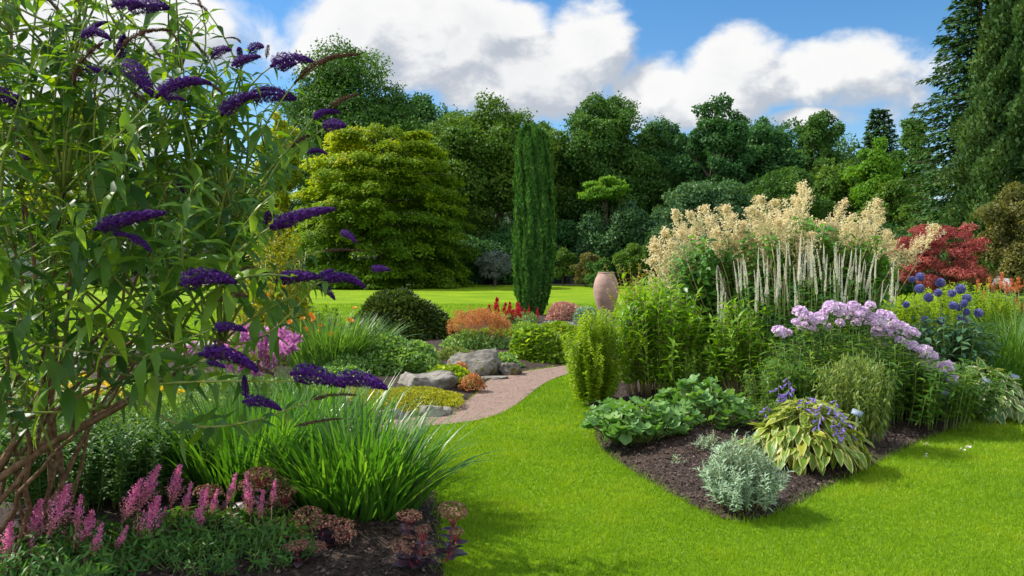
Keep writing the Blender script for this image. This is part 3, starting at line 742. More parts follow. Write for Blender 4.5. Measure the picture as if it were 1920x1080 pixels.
broad_tree('red_maple', 'red leaved Japanese maple right of the cream plumes', 1765, 26, 408, 205, 'red', .06, 34, 11000, .10, flat=.42, csize=.2, trunk_r=.06, T=KITEN, limbs=26)
broad_tree('garden_tree', 'brownish olive small tree at the right photo edge behind the red maple', 1905, 27, 352, 190, 'olive', .12, 36, 17000, .11, csize=.24, gap=.1, limbs=20, trunk_r=.09)
broad_tree('garden_shrub', 'dark clipped shrub between the cream plumes and the red maple', 1690, 30, 432, 90, 'deep', .02, 16, 9000, .12, cat='shrub')

# ------------------------------------------------------------------ rocks
m_rock = noisemat('rock', [(.28, (.06, .052, .04)), (.42, (.155, .138, .115)), (.55, (.24, .22, .19)), (.66, (.29, .27, .24)), (.74, (.11, .09, .045))], 6, detail=10, bump=1.0, bscale=14, dist=.02, rough2=.7)
m_rock_moss = noisemat('mossy_rock', [(.30, (.045, .04, .028)), (.42, (.12, .11, .09)), (.54, (.20, .185, .16)), (.60, (.10, .085, .02)), (.75, (.045, .04, .018))], 5, detail=9, bump=1.0, bscale=14, dist=.025, rough2=.65)
def rock(label, px_, py, w, dpt, hgt, mat=None, seed=0, rz=0., flat=.55, sink=.35, D=None, cat='rock', group=None, name='rock', z=0.0):
    p = G(px_, py) if D is None else at(px_, py, D)
    r = np.random.default_rng(seed)
    import bmesh
    bm = bmesh.new(); bmesh.ops.create_icosphere(bm, subdivisions=5, radius=1)
    V = np.array([v.co[:] for v in bm.verts]); Fc = np.array([[v.index for v in f.verts] for f in bm.faces]); bm.free()
    # cut by random planes for facets, then roughen
    for k in range(11):
        nn = nrm(r.normal(0, 1, 3) * np.array([1, 1, .9])); off = uni(.62, .88) if k else flat
        if k == 0: nn = nrm(np.array([r.normal(0, .1), r.normal(0, .1), 1.]))
        dd = V @ nn - off; V = V - np.maximum(dd, 0)[:, None] * nn * .93
    for fq, am in ((2.3, .07), (5, .045), (11, .024), (23, .014), (45, .008)):
        A = r.normal(0, fq, (3, 3)); ph = r.uniform(0, 6, 3)
        V = V * (1 + am * np.sin(V @ A + ph).sum(1, keepdims=True) / 1.5)
    V = V * np.array([w / 2, dpt / 2, hgt]); V[:, 2] -= V[:, 2].max() - hgt
    mb = MB(); mb.add(V, [Fc])
    o = mb.build(name, mat or m_rock); o.location = (p[0], p[1] + dpt * .3, z); o.rotation_euler = (0, 0, rz)
    tag(o, label, cat, group); return o
rock('large flat grey boulder lying beside the bend of the path', 792, 738, .92, .78, .25, seed=3, flat=.72)
rock('big squared boulder with brown moss patches beside the path', 884, 705, .86, .7, .36, m_rock_moss, seed=8, flat=.55)
rock('small squat rock right of the mossy boulder at the path', 957, 704, .36, .32, .19, m_rock_moss, seed=12)
rock('small flat stone bedded in the yellow moss mat', 750, 750, .30, .22, .13, seed=15)
rock('low grey stone in the front edge of the moss mat', 806, 782, .34, .2, .12, seed=16)
rock('little stone at the right tip of the moss mat beside the path', 836, 779, .15, .12, .085, seed=17)
rock('pale stone at the left end of the moss mat edge', 735, 786, .36, .2, .11, seed=18)
rock('flat slab behind the rusty orange flower mound', 896, 604, .75, .5, .22, seed=21)
rock('thin flat stone at the path edge below the mossy boulder', 925, 712, .5, .3, .04, seed=23)
rock('far grey boulder on the slope behind the urn', 1075, 527, 2.4, 1.8, 1.1, seed=31)
rock('pinkish far boulder high on the slope right of the yew', 1095, 484, 2.6, 2, 1.2, seed=32, D=64, z=.4)
rock('far brown boulder between shrubs on the slope', 1150, 500, 2.6, 2, 1.0, m_rock_moss, seed=33, D=62)

# paved terrace seen through the butterfly bush
m_pave = noisemat('paving', [(.3, (.22, .17, .15)), (.55, (.34, .29, .27)), (.75, (.42, .37, .35))], 2.2, bump=.3)
tp = gp([(120, 700), (120, 655), (420, 640), (470, 655), (380, 690), (250, 712)])
mb = MB(); k = len(tp); mb.add(np.column_stack([tp, np.full(k, .025)]), [np.arange(k)[None, ::-1]]); mb.add(np.column_stack([tp, np.full(k, .03)]), [np.arange(k)[None]])
tag(mb.build('stone_terrace', m_pave), kind='structure')

# house glimpsed through the butterfly bush
def house():
    D = 66.0; a = at(228, 535, D); b = at(405, 535, D); x0, x1 = a[0], b[0]
    root = thing('garden_house', 'low house with grey roof and pale wall seen through the butterfly bush', 'house', ((x0 + x1) / 2, D, 0))
    w = (x1 - x0) / 2
    mw = noisemat('render_wall', [(.3, (.36, .34, .31)), (.7, (.46, .44, .40))], 2, bump=.15); mr = noisemat('slate_roof', [(.3, (.10, .11, .125)), (.7, (.2, .21, .23))], 4, bump=.4)
    mst = noisemat('stone_plinth', [(.3, (.22, .15, .13)), (.7, (.40, .31, .29))], 3, bump=.5)
    mdk = noisemat('dark_opening', [(.3, (.012, .012, .014)), (.7, (.03, .03, .032))], 2)
    m = MB(); m.box((-w, 0, .6), (w, 6, 2.9)); m.build('wall', mw, root)
    m = MB(); m.box((-w - .1, -.12, 0), (w + .1, 6.1, .6)); m.build('plinth', mst, root)
    m = MB(); m.add([(-w - .6, -.6, 2.75), (w + .6, -.6, 2.75), (w + .6, 6.6, 2.75), (-w - .6, 6.6, 2.75), (-w - .6, -.6, 2.95), (w + .6, -.6, 2.95), (w + .6, 6.6, 2.95), (-w - .6, 6.6, 2.95), (-w, 3, 5.1), (w, 3, 5.1)],
                     [[[0, 3, 2, 1], [0, 1, 5, 4], [2, 3, 7, 6], [4, 5, 9, 8], [6, 7, 8, 9]], [[4, 8, 7]], [[5, 6, 9]], [[1, 2, 6, 5], [3, 0, 4, 7]]])
    m.build('roof', mr, root, flat=True)
    for (xa, xb) in ((-w + .5, -.9), (1.2, w - 1.5)):
        m = MB(); m.box((xa, -.06, .75), (xb, -.003, 2.6)); fo = m.build('opening', mdk, root)
        m = MB(); m.box((xa - .12, -.1, .6), (xa, -.0035, 2.72)); m.box((xb, -.1, .6), (xb + .12, -.0035, 2.72)); m.box((xa, -.1, 2.6), (xb, -.0035, 2.72)); m.build('frame', mw, fo)
house()

# ------------------------------------------------------------------ garden plants: materials
PM = dict(
    spruce=leafmat('spruce_needle', (0.026, 0.060, 0.014), (0.060, 0.108, 0.017), (0.144, 0.204, 0.024), trans=.15, rough=.5),
    rust=leafmat('rust_flower', (0.36, 0.14, 0.045), (0.52, 0.23, 0.08), (0.64, 0.35, 0.16), trans=.3, tcol=(1.4, 1.2, .8), rough=.8, spec=.1),
    lime=leafmat('lime_leaf', (0.110, 0.198, 0.011), (0.220, 0.330, 0.013), (0.418, 0.462, 0.022), trans=.4, tcol=(1.5, 1.5, .5), rough=.5),
    gera=leafmat('geranium_leaf', (0.078, 0.179, 0.034), (0.156, 0.296, 0.062), (0.312, 0.468, 0.156), trans=.35, rough=.45, spec=.4),
    geralime=leafmat('lime_geranium_leaf', (0.096, 0.204, 0.017), (0.180, 0.312, 0.024), (0.336, 0.456, 0.048), trans=.4, rough=.5),
    moss=leafmat('moss_leaf', (0.176, 0.220, 0.013), (0.308, 0.319, 0.022), (0.462, 0.418, 0.044), trans=.25, rough=.8, spec=.1),
    redflower=leafmat('red_flower', (.30, .008, .03), (.50, .012, .05), (.62, .03, .09), trans=.3, tcol=(1.4, .8, .9), rough=.8, spec=.1),
    pinkmix=leafmat('pink_flower', (.38, .16, .12), (.52, .28, .22), (.60, .44, .30), trans=.3, tcol=(1.2, 1, .9), rough=.8),
    silver=leafmat('silver_leaf', (0.158, 0.255, 0.144), (0.288, 0.418, 0.261), (0.446, 0.571, 0.396), trans=.22, tcol=(1.1, 1.2, .9), rough=.6),
    silver2=leafmat('silver_carpet_leaf', (.28, .32, .28), (.42, .46, .42), (.56, .58, .54), trans=.15, tcol=(1.1, 1.1, 1), rough=.7),
    strap=leafmat('strap_leaf', (0.044, 0.131, 0.018), (0.081, 0.206, 0.027), (0.175, 0.325, 0.044), trans=.45, tcol=(1.6, 1.6, .4), rough=.34, spec=.5),
    strapfar=leafmat('daylily_leaf', (0.062, 0.150, 0.030), (0.112, 0.225, 0.043), (0.200, 0.338, 0.075), trans=.4, tcol=(1.5, 1.5, .5), rough=.4, spec=.4),
    golden=leafmat('golden_shrub_leaf', (.14, .18, .008), (.28, .29, .012), (.46, .42, .03), trans=.42, tcol=(1.5, 1.4, .5), rough=.5),
    peach=leafmat('spiraea_leaf', (.22, .20, .02), (.38, .30, .05), (.50, .28, .09), trans=.4, rough=.6),
    bright=leafmat('bright_leaf_tall', (0.098, 0.218, 0.009), (0.172, 0.333, 0.011), (0.276, 0.437, 0.021), trans=.45, tcol=(1.6, 1.6, .4), rough=.42, spec=.4),
    amsonia=leafmat('fine_lime_leaf', (0.138, 0.250, 0.007), (0.250, 0.375, 0.010), (0.400, 0.488, 0.015), trans=.42, tcol=(1.5, 1.5, .4), rough=.55),
    phlox=leafmat('phlox_leaf', (0.039, 0.111, 0.013), (0.085, 0.189, 0.018), (0.208, 0.312, 0.026), trans=.42, tcol=(1.6, 1.5, .4), rough=.42, spec=.4),
    persi=leafmat('knotweed_leaf', (0.044, 0.152, 0.025), (0.097, 0.250, 0.036), (0.214, 0.392, 0.054), trans=.42, tcol=(1.6, 1.6, .4), rough=.38, spec=.45),
    veron=leafmat('culver_leaf', (0.035, 0.112, 0.025), (0.063, 0.168, 0.036), (0.119, 0.238, 0.049), trans=.35, rough=.45),
    mallow=leafmat('sea_green_leaf', (0.078, 0.184, 0.041), (0.130, 0.265, 0.064), (0.221, 0.356, 0.098), trans=.3, tcol=(1.4, 1.5, .5), rough=.5),
    hosta=leafmat('variegated_hosta_leaf', (0.112, 0.225, 0.027), (0.175, 0.275, 0.025), (0.375, 0.375, 0.037), trans=.38, tcol=(1.5, 1.4, .5), rough=.42, edge=(.58, .54, .20), spec=.3, epos=(.62, .9)),
    hosta2=leafmat('white_edged_hosta_leaf', (.045, .13, .030), (.09, .18, .035), (.18, .24, .05), trans=.32, rough=.42, edge=(.50, .50, .32), spec=.3, epos=(.62, .9)),
    bell=leafmat('bell_flower', (.20, .13, .42), (.30, .20, .56), (.44, .34, .68), trans=.35, tcol=(1.2, 1.1, 1.3), rough=.6),
    dry=leafmat('pale_seedy_leaf', (.07, .14, .02), (.15, .22, .035), (.28, .30, .07), trans=.4, rough=.5),
    box=leafmat('small_dark_leaf', (0.028, 0.098, 0.020), (0.049, 0.147, 0.028), (0.084, 0.210, 0.042), trans=.3, rough=.45),
    cream=leafmat('cream_plume', (0.62, 0.49, 0.27), (0.77, 0.68, 0.42), (0.84, 0.79, 0.6), trans=.35, tcol=(1.15, 1.1, .9), rough=.85, spec=.1),
    white=leafmat('white_spike', (0.66, 0.62, 0.5), (0.78, 0.75, 0.64), (0.85, 0.83, 0.76), trans=.3, tcol=(1.1, 1.1, 1), rough=.85, spec=.1),
    lilac=leafmat('lilac_floret', (0.52, 0.34, 0.54), (0.66, 0.5, 0.67), (0.78, 0.68, 0.8), trans=.32, tcol=(1.15, 1.05, 1.15), rough=.75, spec=.15, edge=(.78, .62, .80), epos=(.15, 1.1)),
    thistle=leafmat('globe_thistle', (.13, .13, .38), (.21, .21, .50), (.33, .33, .62), trans=.1, rough=.8, spec=.1),
    thleaf=leafmat('globe_thistle_leaf', (0.035, 0.105, 0.049), (0.070, 0.161, 0.070), (0.126, 0.224, 0.098), trans=.25, rough=.5),
    orange=leafmat('orange_plume', (.48, .13, .05), (.62, .22, .08), (.70, .34, .16), trans=.35, tcol=(1.2, 1.1, .9), rough=.8),
    lily=leafmat('orange_lily', (.62, .16, .01), (.72, .24, .015), (.80, .36, .03), trans=.35, tcol=(1.2, 1.1, .8), rough=.5),
    monarda=leafmat('pink_bergamot', (.46, .13, .36), (.60, .22, .48), (.72, .36, .60), trans=.3, tcol=(1.15, 1, 1.1), rough=.7),
    yellow=leafmat('yellow_flower', (.50, .36, .01), (.66, .48, .015), (.74, .58, .04), trans=.3, rough=.6),
    rose=leafmat('autumn_leaf', (.10, .14, .012), (.28, .26, .015), (.52, .34, .03), trans=.4, rough=.5),
    astilbe=leafmat('astilbe_floret', (.60, .15, .34), (.76, .25, .47), (.84, .45, .62), trans=.4, tcol=(1.25, 1.0, 1.1), rough=.8, spec=.1, edge=(.40, .23, .14), epos=(.55, 1.0)),
    astleaf=leafmat('astilbe_leaf', (0.029, 0.098, 0.018), (0.058, 0.156, 0.023), (0.117, 0.247, 0.033), trans=.35, rough=.45, spec=.25),
    fennel=leafmat('feathery_leaf', (0.046, 0.130, 0.026), (0.078, 0.182, 0.039), (0.130, 0.247, 0.065), trans=.35, rough=.5),
    sedleaf=leafmat('purple_stonecrop_leaf', (.055, .030, .055), (.10, .06, .085), (.16, .14, .13), trans=.22, tcol=(1.4, .9, .8), rough=.4, spec=.45),
    sedhead=leafmat('stonecrop_head', (.13, .055, .035), (.25, .125, .085), (.36, .22, .15), trans=.1, rough=.85),
)
m_stem_red = leafmat('stem_red', (.24, .03, .045), (.34, .06, .07), trans=0)

def plant(name, label, px_, py, cat='plant', group=None, D=None, z=.06):
    p = G(px_, py) if D is None else at(px_, py, D) * np.array([1, 1, 0])
    return thing(name, label, cat, (p[0], p[1], z), group), np.array([p[0], p[1], z])

# ------------------------------------------------------------------ shared flower meshes (z up from the base)
def plume_mesh(name, mat, L=1.0, W=.22, nb=46, per=16, fl=.035, ang=.9, stalk=.12, fluffy=1.0, T=KITEW, edge_t=True, pw=.8):
    mb = MB(); ax = np.array([[0, 0, -.25 * L], [0, 0, L * .5], [0, 0, L]])
    bt = np.sort(uni(stalk, 1, nb)); a = np.arange(nb) * 2.4 + uni(-.4, .4, nb)
    P, D, E = [], [], []
    for t, aa in zip(bt, a):
        ln = W * (1.04 - t) ** pw * uni(.75, 1.15) * 1.3 + .02 * L
        o = np.array([math.cos(aa) * math.sin(ang), math.sin(aa) * math.sin(ang), math.cos(ang)])
        s = np.linspace(.05, 1, per)[:, None]
        q = np.array([0, 0, t * L]) + o * ln * s + np.array([0, 0, 1.]) * ln * .25 * s ** 2 + rv(per, fl * .3 * fluffy)
        P.append(q); D.append(o * .5 + rv(per, .7) + np.array([0, 0, .3])); E.append(np.full(per, t))
    P, D, E = np.concatenate(P), np.concatenate(D), np.concatenate(E)
    n = len(P); k0 = sum(len(x) for x in mb.v)
    mb.inst(T, P, D, rv(n), fl * uni(.6, 1.3, n), np.clip(.5 + rng.normal(0, .25, n), 0, 1))
    if edge_t: mb.e[-1] = np.repeat(1 - E, len(T['v']))
    mb.tubes(ax, np.array([.008, .006, .002]) * L, 4, rnd=.1)
    return mb.mesh(name, mat)
def spike_mesh(name, mat, L=1.0, r=.04, n=700, fl=.03, curve=.0):
    t = rng.random(n) ** 1.1; a = uni(0, 6.2832, n)
    rad = r * (1.02 - t) ** .6 * np.minimum(t * 9 + .35, 1)
    P = np.stack([np.cos(a) * rad + curve * t ** 2, np.sin(a) * rad, t * L], -1)
    D = np.stack([np.cos(a), np.sin(a), .35 + 0 * a], -1) + rv(n, .3)
    mb = MB(); mb.inst(KITEW, P, D, rv(n), fl * uni(.6, 1.2, n) * (1.1 - .6 * t), np.clip(.5 + rng.normal(0, .25, n), 0, 1))
    mb.tubes(np.stack([curve * np.linspace(-.2, 1, 5) ** 2, 0 * np.zeros(5), np.linspace(-.2, 1, 5) * L], -1), np.linspace(.009, .004, 5) * L, 4, rnd=.2)
    return mb.mesh(name, mat)
def dome_mesh(name, mat, n=46, fl=.3, flat=.75, T=FLORET):
    d = nrm(rv(n) + np.array([0, 0, .25])); d[:, 2] = np.where(d[:, 2] < -.3, -d[:, 2], d[:, 2])
    P = d * np.array([.5, .5, .5 * flat]) * uni(.82, 1.0, (n, 1))
    mb = MB(); mb.inst(T, P, rng.normal(0, 1, (n, 3)), d + rv(n, .22), fl * uni(.8, 1.15, n), np.clip(.5 + rng.normal(0, .26, n), 0, 1))
    return mb.mesh(name, mat)
def ball_mesh(name, mat, n=420):
    i = np.arange(n) + .5; ph = np.arccos(1 - 2 * i / n); th = math.pi * (1 + 5 ** .5) * i
    d = np.stack([np.cos(th) * np.sin(ph), np.sin(th) * np.sin(ph), np.cos(ph)], -1)
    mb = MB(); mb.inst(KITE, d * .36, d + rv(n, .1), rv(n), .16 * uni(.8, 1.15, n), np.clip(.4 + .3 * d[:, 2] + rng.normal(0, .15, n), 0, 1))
    u, v = np.meshgrid(np.linspace(0, 2 * math.pi, 13), np.linspace(0, math.pi, 8))
    mb.lathe(np.stack([np.maximum(.37 * np.sin(np.linspace(0, math.pi, 9)), .002), -.37 * np.cos(np.linspace(0, math.pi, 9))], -1), 12, rnd=.1)
    return mb.mesh(name, mat)
def pick(l): return l[int(rng.integers(len(l)))]
PL_CREAM = [plume_mesh('cream_plume', PM['cream'], 1, w_, 17, 42, .042, .62, .0, 1.6, edge_t=False) for w_ in (.36, .42, .48, .34, .52)]
PL_ASTILBE = [plume_mesh('astilbe_plume', PM['astilbe'], 1, w, nb, 15, .034, .58, .04, .7, T=KITE, pw=1.15) for w, nb in ((.15, 46), (.18, 50), (.24, 60), (.32, 70))]
PL_RED = [plume_mesh('red_plume', PM['redflower'], 1, .2, 30, 9, .08, .7, .05, .8, edge_t=False) for _ in range(2)]
PL_ORANGE = [plume_mesh('orange_plume', PM['orange'], 1, .2, 30, 9, .08, .7, .05, .8, edge_t=False) for _ in range(2)]
SPIKES = [spike_mesh('white_spike', PM['white'], 1, .036, 620, .028, c) for c in (0, .05, -.06, .14)]
DOMES = [dome_mesh('phlox_head', PM['lilac'], 95, .235, .8) for _ in range(4)]
BALLS = [ball_mesh('thistle_ball', PM['thistle']) for _ in range(2)]
MON = [dome_mesh('bergamot_head', PM['monarda'], 46, .55, .7, T=KITEN) for _ in range(3)]

def put(name, me, parent, p, d=(0, 0, 1), size=.1, label=None):
    return link(name, me, parent, mat4=frame(p, d, size, uni(0, 6.28)), label=label)

# ------------------------------------------------------------------ rock garden and mid lawn
def mound_plant(name, label, px_, py, w, h, n, T, size, mat, D=None, dep=.8, cat='plant', part='foliage', z=.04, stems=True, **k):
    root, c = plant(name, label, px_, py, cat, None, D, z)
    mb = MB(); mound(mb, w / 2, w / 2 * dep, h, n, T, size, **k); mb.build(part, PM[mat], root)
    if stems:
        sb = MB(); m = 26; a = uni(0, 6.28, m); r = np.sqrt(rng.random(m)) * w * .3
        e = np.stack([np.cos(a) * r * 1.3, np.sin(a) * r * dep * 1.3, h * uni(.55, .8, m)], -1); b = e * np.array([.4, .4, 0])
        t = np.linspace(0, 1, 4)[None, :, None]; sb.tubes(b[:, None] * (1 - t) + e[:, None] * t, .004 + .004 * w, 4)
        sb.build('stem', m_stem_green, root)
    return root, c
mound_plant('dwarf_spruce', 'dark green dwarf spruce cushion at the edge of the far lawn', 748, 640, 1.85, .95, 17000, KITEN, .10, 'spruce', cat='shrub', out=1.0, up=.05, rand=.4, nup=.8, lumps=46, amp=.55)
r_, c = mound_plant('rusty_astilbe', 'mound of rusty orange fluffy flowers between spruce and lime geranium', 897, 655, 1.3, .36, 2800, OVATE3, .07, 'gera', D=14.4)
fb = MB()
for k in range(210):
    a = uni(0, 6.28); q = math.sqrt(rng.random()); p0 = np.array([math.cos(a) * q * .58, math.sin(a) * q * .42, .62 - .22 * q ** 3 + rng.normal(0, .045)])
    n = 60; fb.inst(KITEW, p0 + np.column_stack([rng.normal(0, .028, (n, 2)), -np.abs(rng.normal(0, .1, n)) + .09]), rv(n), rv(n), .018 * uni(.6, 1.3, n), np.clip(rng.normal(.5, .25, n), 0, 1))
fb.build('flower_haze', PM['rust'], r_)
mound_plant('lime_geranium', 'spreading light green leafy mound where the path meets the right bed', 1012, 672, 1.15, .62, 3200, ROUND9, .085, 'geralime', D=13.0, nup=.7, rand=.5, out=.9, up=0)
mound_plant('lime_geranium', 'low light green ground cover behind the orange and lime mounds', 1045, 620, 1.6, .42, 3200, ROUND9, .075, 'lime', D=15.8, nup=.7)
mound_plant('geranium', 'grey green small leaved ground cover left of the lime mound', 742, 690, 1.25, .58, 5200, ROUND9, .05, 'gera', D=11.2, nup=.65, amp=.4)
mound_plant('geranium', 'pale green ground cover between the daylilies and the rocks', 660, 690, .8, .34, 1700, ROUND9, .05, 'gera', D=10.9, nup=.65, amp=.4)
mound_plant('coral_bells', 'bright lime leaf mound between the two largest rocks', 842, 708, .66, .24, 900, ROUND9, .06, 'lime', D=10.55, nup=.7)
mound_plant('coral_bells', 'small lime leaf tuft beside the rust coloured edging plant', 862, 722, .3, .18, 260, ROUND9, .05, 'lime', D=10.2, nup=.7)
r_, c = mound_plant('rust_edging_plant', 'rust coloured low edging plant overhanging the path bend', 886, 735, .34, .2, 700, OVATE3, .035, 'rust', D=9.95)
mound_plant('rust_edging_plant', 'rust coloured sprigs above the lime leaf mound', 862, 695, .26, .26, 500, KITE, .035, 'rust', D=10.75)
r_, c = mound_plant('moss_mat', 'yellow green moss mat with stones at the front of the rock garden', 757, 768, 1.42, .13, 11000, KITEW, .022, 'moss', D=9.05, dep=.85, nup=.8, lumps=14, amp=.35, stems=False)
mound_plant('moss_mat', 'yellow green moss patch beside the strappy leaves left of the mat', 650, 745, .8, .10, 4200, KITEW, .022, 'moss', D=9.3, nup=.8, stems=False)
mound_plant('low_groundcover', 'olive brown low ground cover between spruce and rusty orange mound', 850, 668, .62, .26, 1500, OVATE3, .045, 'dry', D=12.6, amp=.5)
mound_plant('low_groundcover', 'green low mat of leaves behind the mossy boulder', 930, 690, .8, .20, 1500, ROUND9, .045, 'gera', D=12.3, amp=.5)
mound_plant('low_groundcover', 'low pale green leaf mat between the grey green ground cover and the flat boulder', 800, 700, .62, .34, 1700, ROUND9, .045, 'gera', D=11.0, amp=.45)
mound_plant('low_groundcover', 'brownish low leaf mat in front of the daylilies', 600, 725, 1.2, .2, 2600, OVATE3, .045, 'dry', D=9.9, amp=.5)
mound_plant('low_groundcover', 'low green leaf mat between the lime mound and the red plumes', 930, 640, 1.1, .25, 2200, ROUND9, .06, 'geralime', D=16.5, amp=.5)
mound_plant('low_groundcover', 'low bronze leaf mat behind the rusty orange mound', 870, 640, 1.3, .22, 2200, OVATE3, .06, 'dry', D=16.6, amp=.5)
mound_plant('low_groundcover', 'green leafy ground cover below the pink bergamot heads', 470, 735, 1.7, .34, 4200, OVATE3, .05, 'gera', D=8.9, amp=.5, dep=.5)
mound_plant('low_groundcover', 'low yellow green ground cover seen between the butterfly bush stems', 300, 740, 1.8, .26, 3600, OVATE3, .05, 'geralime', D=8.7, amp=.5, dep=.45)
mound_plant('low_groundcover', 'low green leaves between the moss mat and the daylilies', 640, 725, 1.0, .26, 2200, ROUND9, .045, 'gera', D=10.1, amp=.5, dep=.5)
r_, c = plant('red_astilbe', 'clump of crimson flower plumes at the foot of the yew', 945, 612, D=19.0)
mb = MB(); mound(mb, .42, .35, .32, 900, OVATE3, .08, ); mb.build('foliage', PM['gera'], r_)
for (x, y) in ((920, 577), (928, 572), (936, 580), (943, 573), (951, 579), (958, 574), (966, 579), (972, 576), (931, 588), (947, 590), (960, 588), (976, 584), (917, 586)):
    p = at(x, y, 19 + uni(-.2, .2)) - c; put('flower_plume', pick(PL_RED), r_, p - np.array([0, 0, .22]), (uni(-.25, .25), uni(-.2, .2), 1), uni(.24, .42))
r_, c = plant('red_astilbe', 'few thin red flower spikes just left of the yew trunk', 988, 605, D=20.5)
mb = MB(); mound(mb, .3, .25, .3, 500, OVATE3, .07); mb.build('foliage', PM['gera'], r_)
for (x, y) in ((978, 582), (985, 587), (992, 580), (1008, 584)): put('flower_plume', pick(PL_RED), r_, at(x, y, 20.5) - c - np.array([0, 0, .2]), (0, 0, 1), (.2, .2, .28))
mound_plant('pink_stonecrop', 'dusty pink and green flowering mound right of the yew', 1062, 592, 1.25, .56, 4200, KITEW, .055, 'pinkmix', D=21.5, nup=.3)
mound_plant('lavender_tuft', 'grey green spiky tuft at the right of the dusty pink mound', 1100, 592, .62, .45, 1200, KITEN, .12, 'silver', D=21.0, up=.8)
mound_plant('silver_carpet', 'low silver white carpet plant below the yew', 1045, 606, 1.1, .22, 3000, KITEN, .05, 'silver2', D=18.6, nup=.4)
mound_plant('olive_tuft', 'olive green low perennials behind the lime ground cover', 985, 600, .9, .30, 1800, OVATE3, .06, 'geralime', D=17.2)
mound_plant('golden_shrub', 'sunlit golden green shrub behind the butterfly bush flowers', 520, 640, 1.4, 2.25, 7500, OVATE3, .075, 'golden', D=12.4, cat='shrub', amp=.4, shell=.4)
mound_plant('green_shrub', 'loose green shrub below the golden shrub', 600, 640, 1.1, .95, 3000, OVATE3, .07, 'geralime', D=13.0, cat='shrub', amp=.4, shell=.4)
mound_plant('spiraea', 'peach and yellow tinted shrub between the daylilies and the spruce', 646, 640, .62, .52, 1800, OVATE3, .045, 'peach', D=13.4, cat='shrub', amp=.4)

def strap_clump(name, label, px_, py, n, L, rx, ry, mat, wid, bend=(.5, 1.5), lean=(.02, .5), D=None, z=.03, cat='plant', aim=None, part='foliage', cap=1.0):
    root, c = plant(name, label, px_, py, cat, None, D, z)
    a = uni(0, 6.2832, n); r = np.sqrt(rng.random(n))
    B = np.stack([np.cos(a) * r * rx, np.sin(a) * r * ry, 0 * a], -1)
    az = a + rng.normal(0, .5, n)
    if aim is not None: az = np.where(rng.random(n) < aim[1], aim[0] + rng.normal(0, .7, n), az)
    le = lean[0] + (lean[1] - lean[0]) * r * uni(.4, 1.1, n); be = uni(bend[0], bend[1], n) * (.5 + .6 * r)
    mb = MB(); ribbons(mb, B, az, L * uni(.6, 1.05, n) * cap, le, be, wid * uni(.7, 1.25, n), rnd=np.clip(rng.normal(.45, .26, n), 0, 1))
    mb.build(part, PM[mat], root)
    return root, c
r_, c = strap_clump('daylily', 'orange daylily clump with arching leaves right of the pink bergamot', 618, 690, 760, 1.0, .5, .35, 'strapfar', .0105, D=11.3)
r2, c2 = strap_clump('daylily', 'dark arching strap leaves beside the grey green ground cover', 668, 690, 560, .95, .4, .3, 'strapfar', .010, bend=(.9, 1.9), D=11.6)
lf = MB(); d6 = T_floret(6, .22, .35); n = 1
lily_me = MB(); lily_me.inst(d6, np.zeros((1, 3)), np.array([[1., 0, 0]]), np.array([[0, 0, 1.]]), 1.0, rng.random(1)); lily_me.inst(d6, np.zeros((1, 3)), np.array([[.86, .5, 0]]), np.array([[0, 0, 1.]]), .9, rng.random(1))
lily = lily_me.mesh('lily_flower', PM['lily'])
st = MB()
for (x, y) in ((582, 592), (590, 600), (596, 623), (632, 611), (582, 628), (656, 603), (665, 579), (599, 611), (568, 598), (620, 626), (528, 537), (504, 556), (492, 576), (545, 605), (574, 620)):
    p = at(x, y, 11.2 + uni(-.25, .25)) - c
    b = p * np.array([.35, .35, 0]); st.tubes(branch_path(b, p, 5, .04), np.linspace(.005, .003, 5), 4)
    put('flower', lily, r_, p, (uni(-.9, .9), uni(-.9,.1), uni(.2,.9)), uni(.065, .105))
st.build('stem', m_stem_green, r_)

# bergamot
r_, c = plant('bergamot', 'pink bergamot flower heads seen beyond the butterfly bush', 470, 760, D=7.9)
lb, sb = MB(), MB()
heads = [(415, 668), (428, 652), (450, 662), (466, 640), (484, 628), (495, 655), (534, 650), (528, 628), (440, 690), (462, 690), (500, 690), (548, 640), (504, 635), (456, 639), (481, 647), (522, 643), (541, 658), (511, 656), (509, 678), (489, 667), (437, 671), (478, 700), (459, 621), (530, 637), (497, 641), (466, 652), (446, 632), (520, 668), (425, 660), (545, 650), (512, 625), (470, 632)]
tips = []
for (x, y) in heads:
    p = at(x, y, 7.9 + uni(-.3, .3)) - c; tips.append(p - np.array([0, 0, .01])); put('flower_head', pick(MON), r_, p, (uni(-.3, .3), uni(-.4, .1), 1), uni(.11, .15))
tips = np.array(tips); stand(lb, sb, len(tips), .5, .4, .7, tips=tips, bases=tips * np.array([.7, .7, 0]), L=.075, per=16, t0=.2, T=LANCE3)
stand(lb, sb, 50, .65, .4, .55, L=.07, per=14, T=LANCE3); lb.build('foliage', PM['veron'], r_); sb.build('stem', m_stem_green, r_)
r_, c = plant('bergamot', 'paler pink flowers low behind the butterfly bush stems', 320, 760, D=8.1)
lb, sb = MB(), MB(); tips = []
for (x, y) in ((337, 684), (292, 689), (281, 671), (339, 663), (353, 665), (309, 658), (361, 648), (320, 672), (270, 690), (366, 676), (300, 664)):
    p = at(x, y, 8.1 + uni(-.3, .3)) - c; tips.append(p); put('flower_head', pick(MON), r_, p, (uni(-.3, .3), uni(-.4, .1), 1), uni(.07, .10))
tips = np.array(tips); stand(lb, sb, len(tips), .5, .4, .7, tips=tips, bases=tips * np.array([.7, .7, 0]), L=.075, per=14, t0=.2)
stand(lb, sb, 40, .6, .4, .5, L=.07, per=14); lb.build('foliage', PM['gera'], r_); sb.build('stem', m_stem_green, r_)
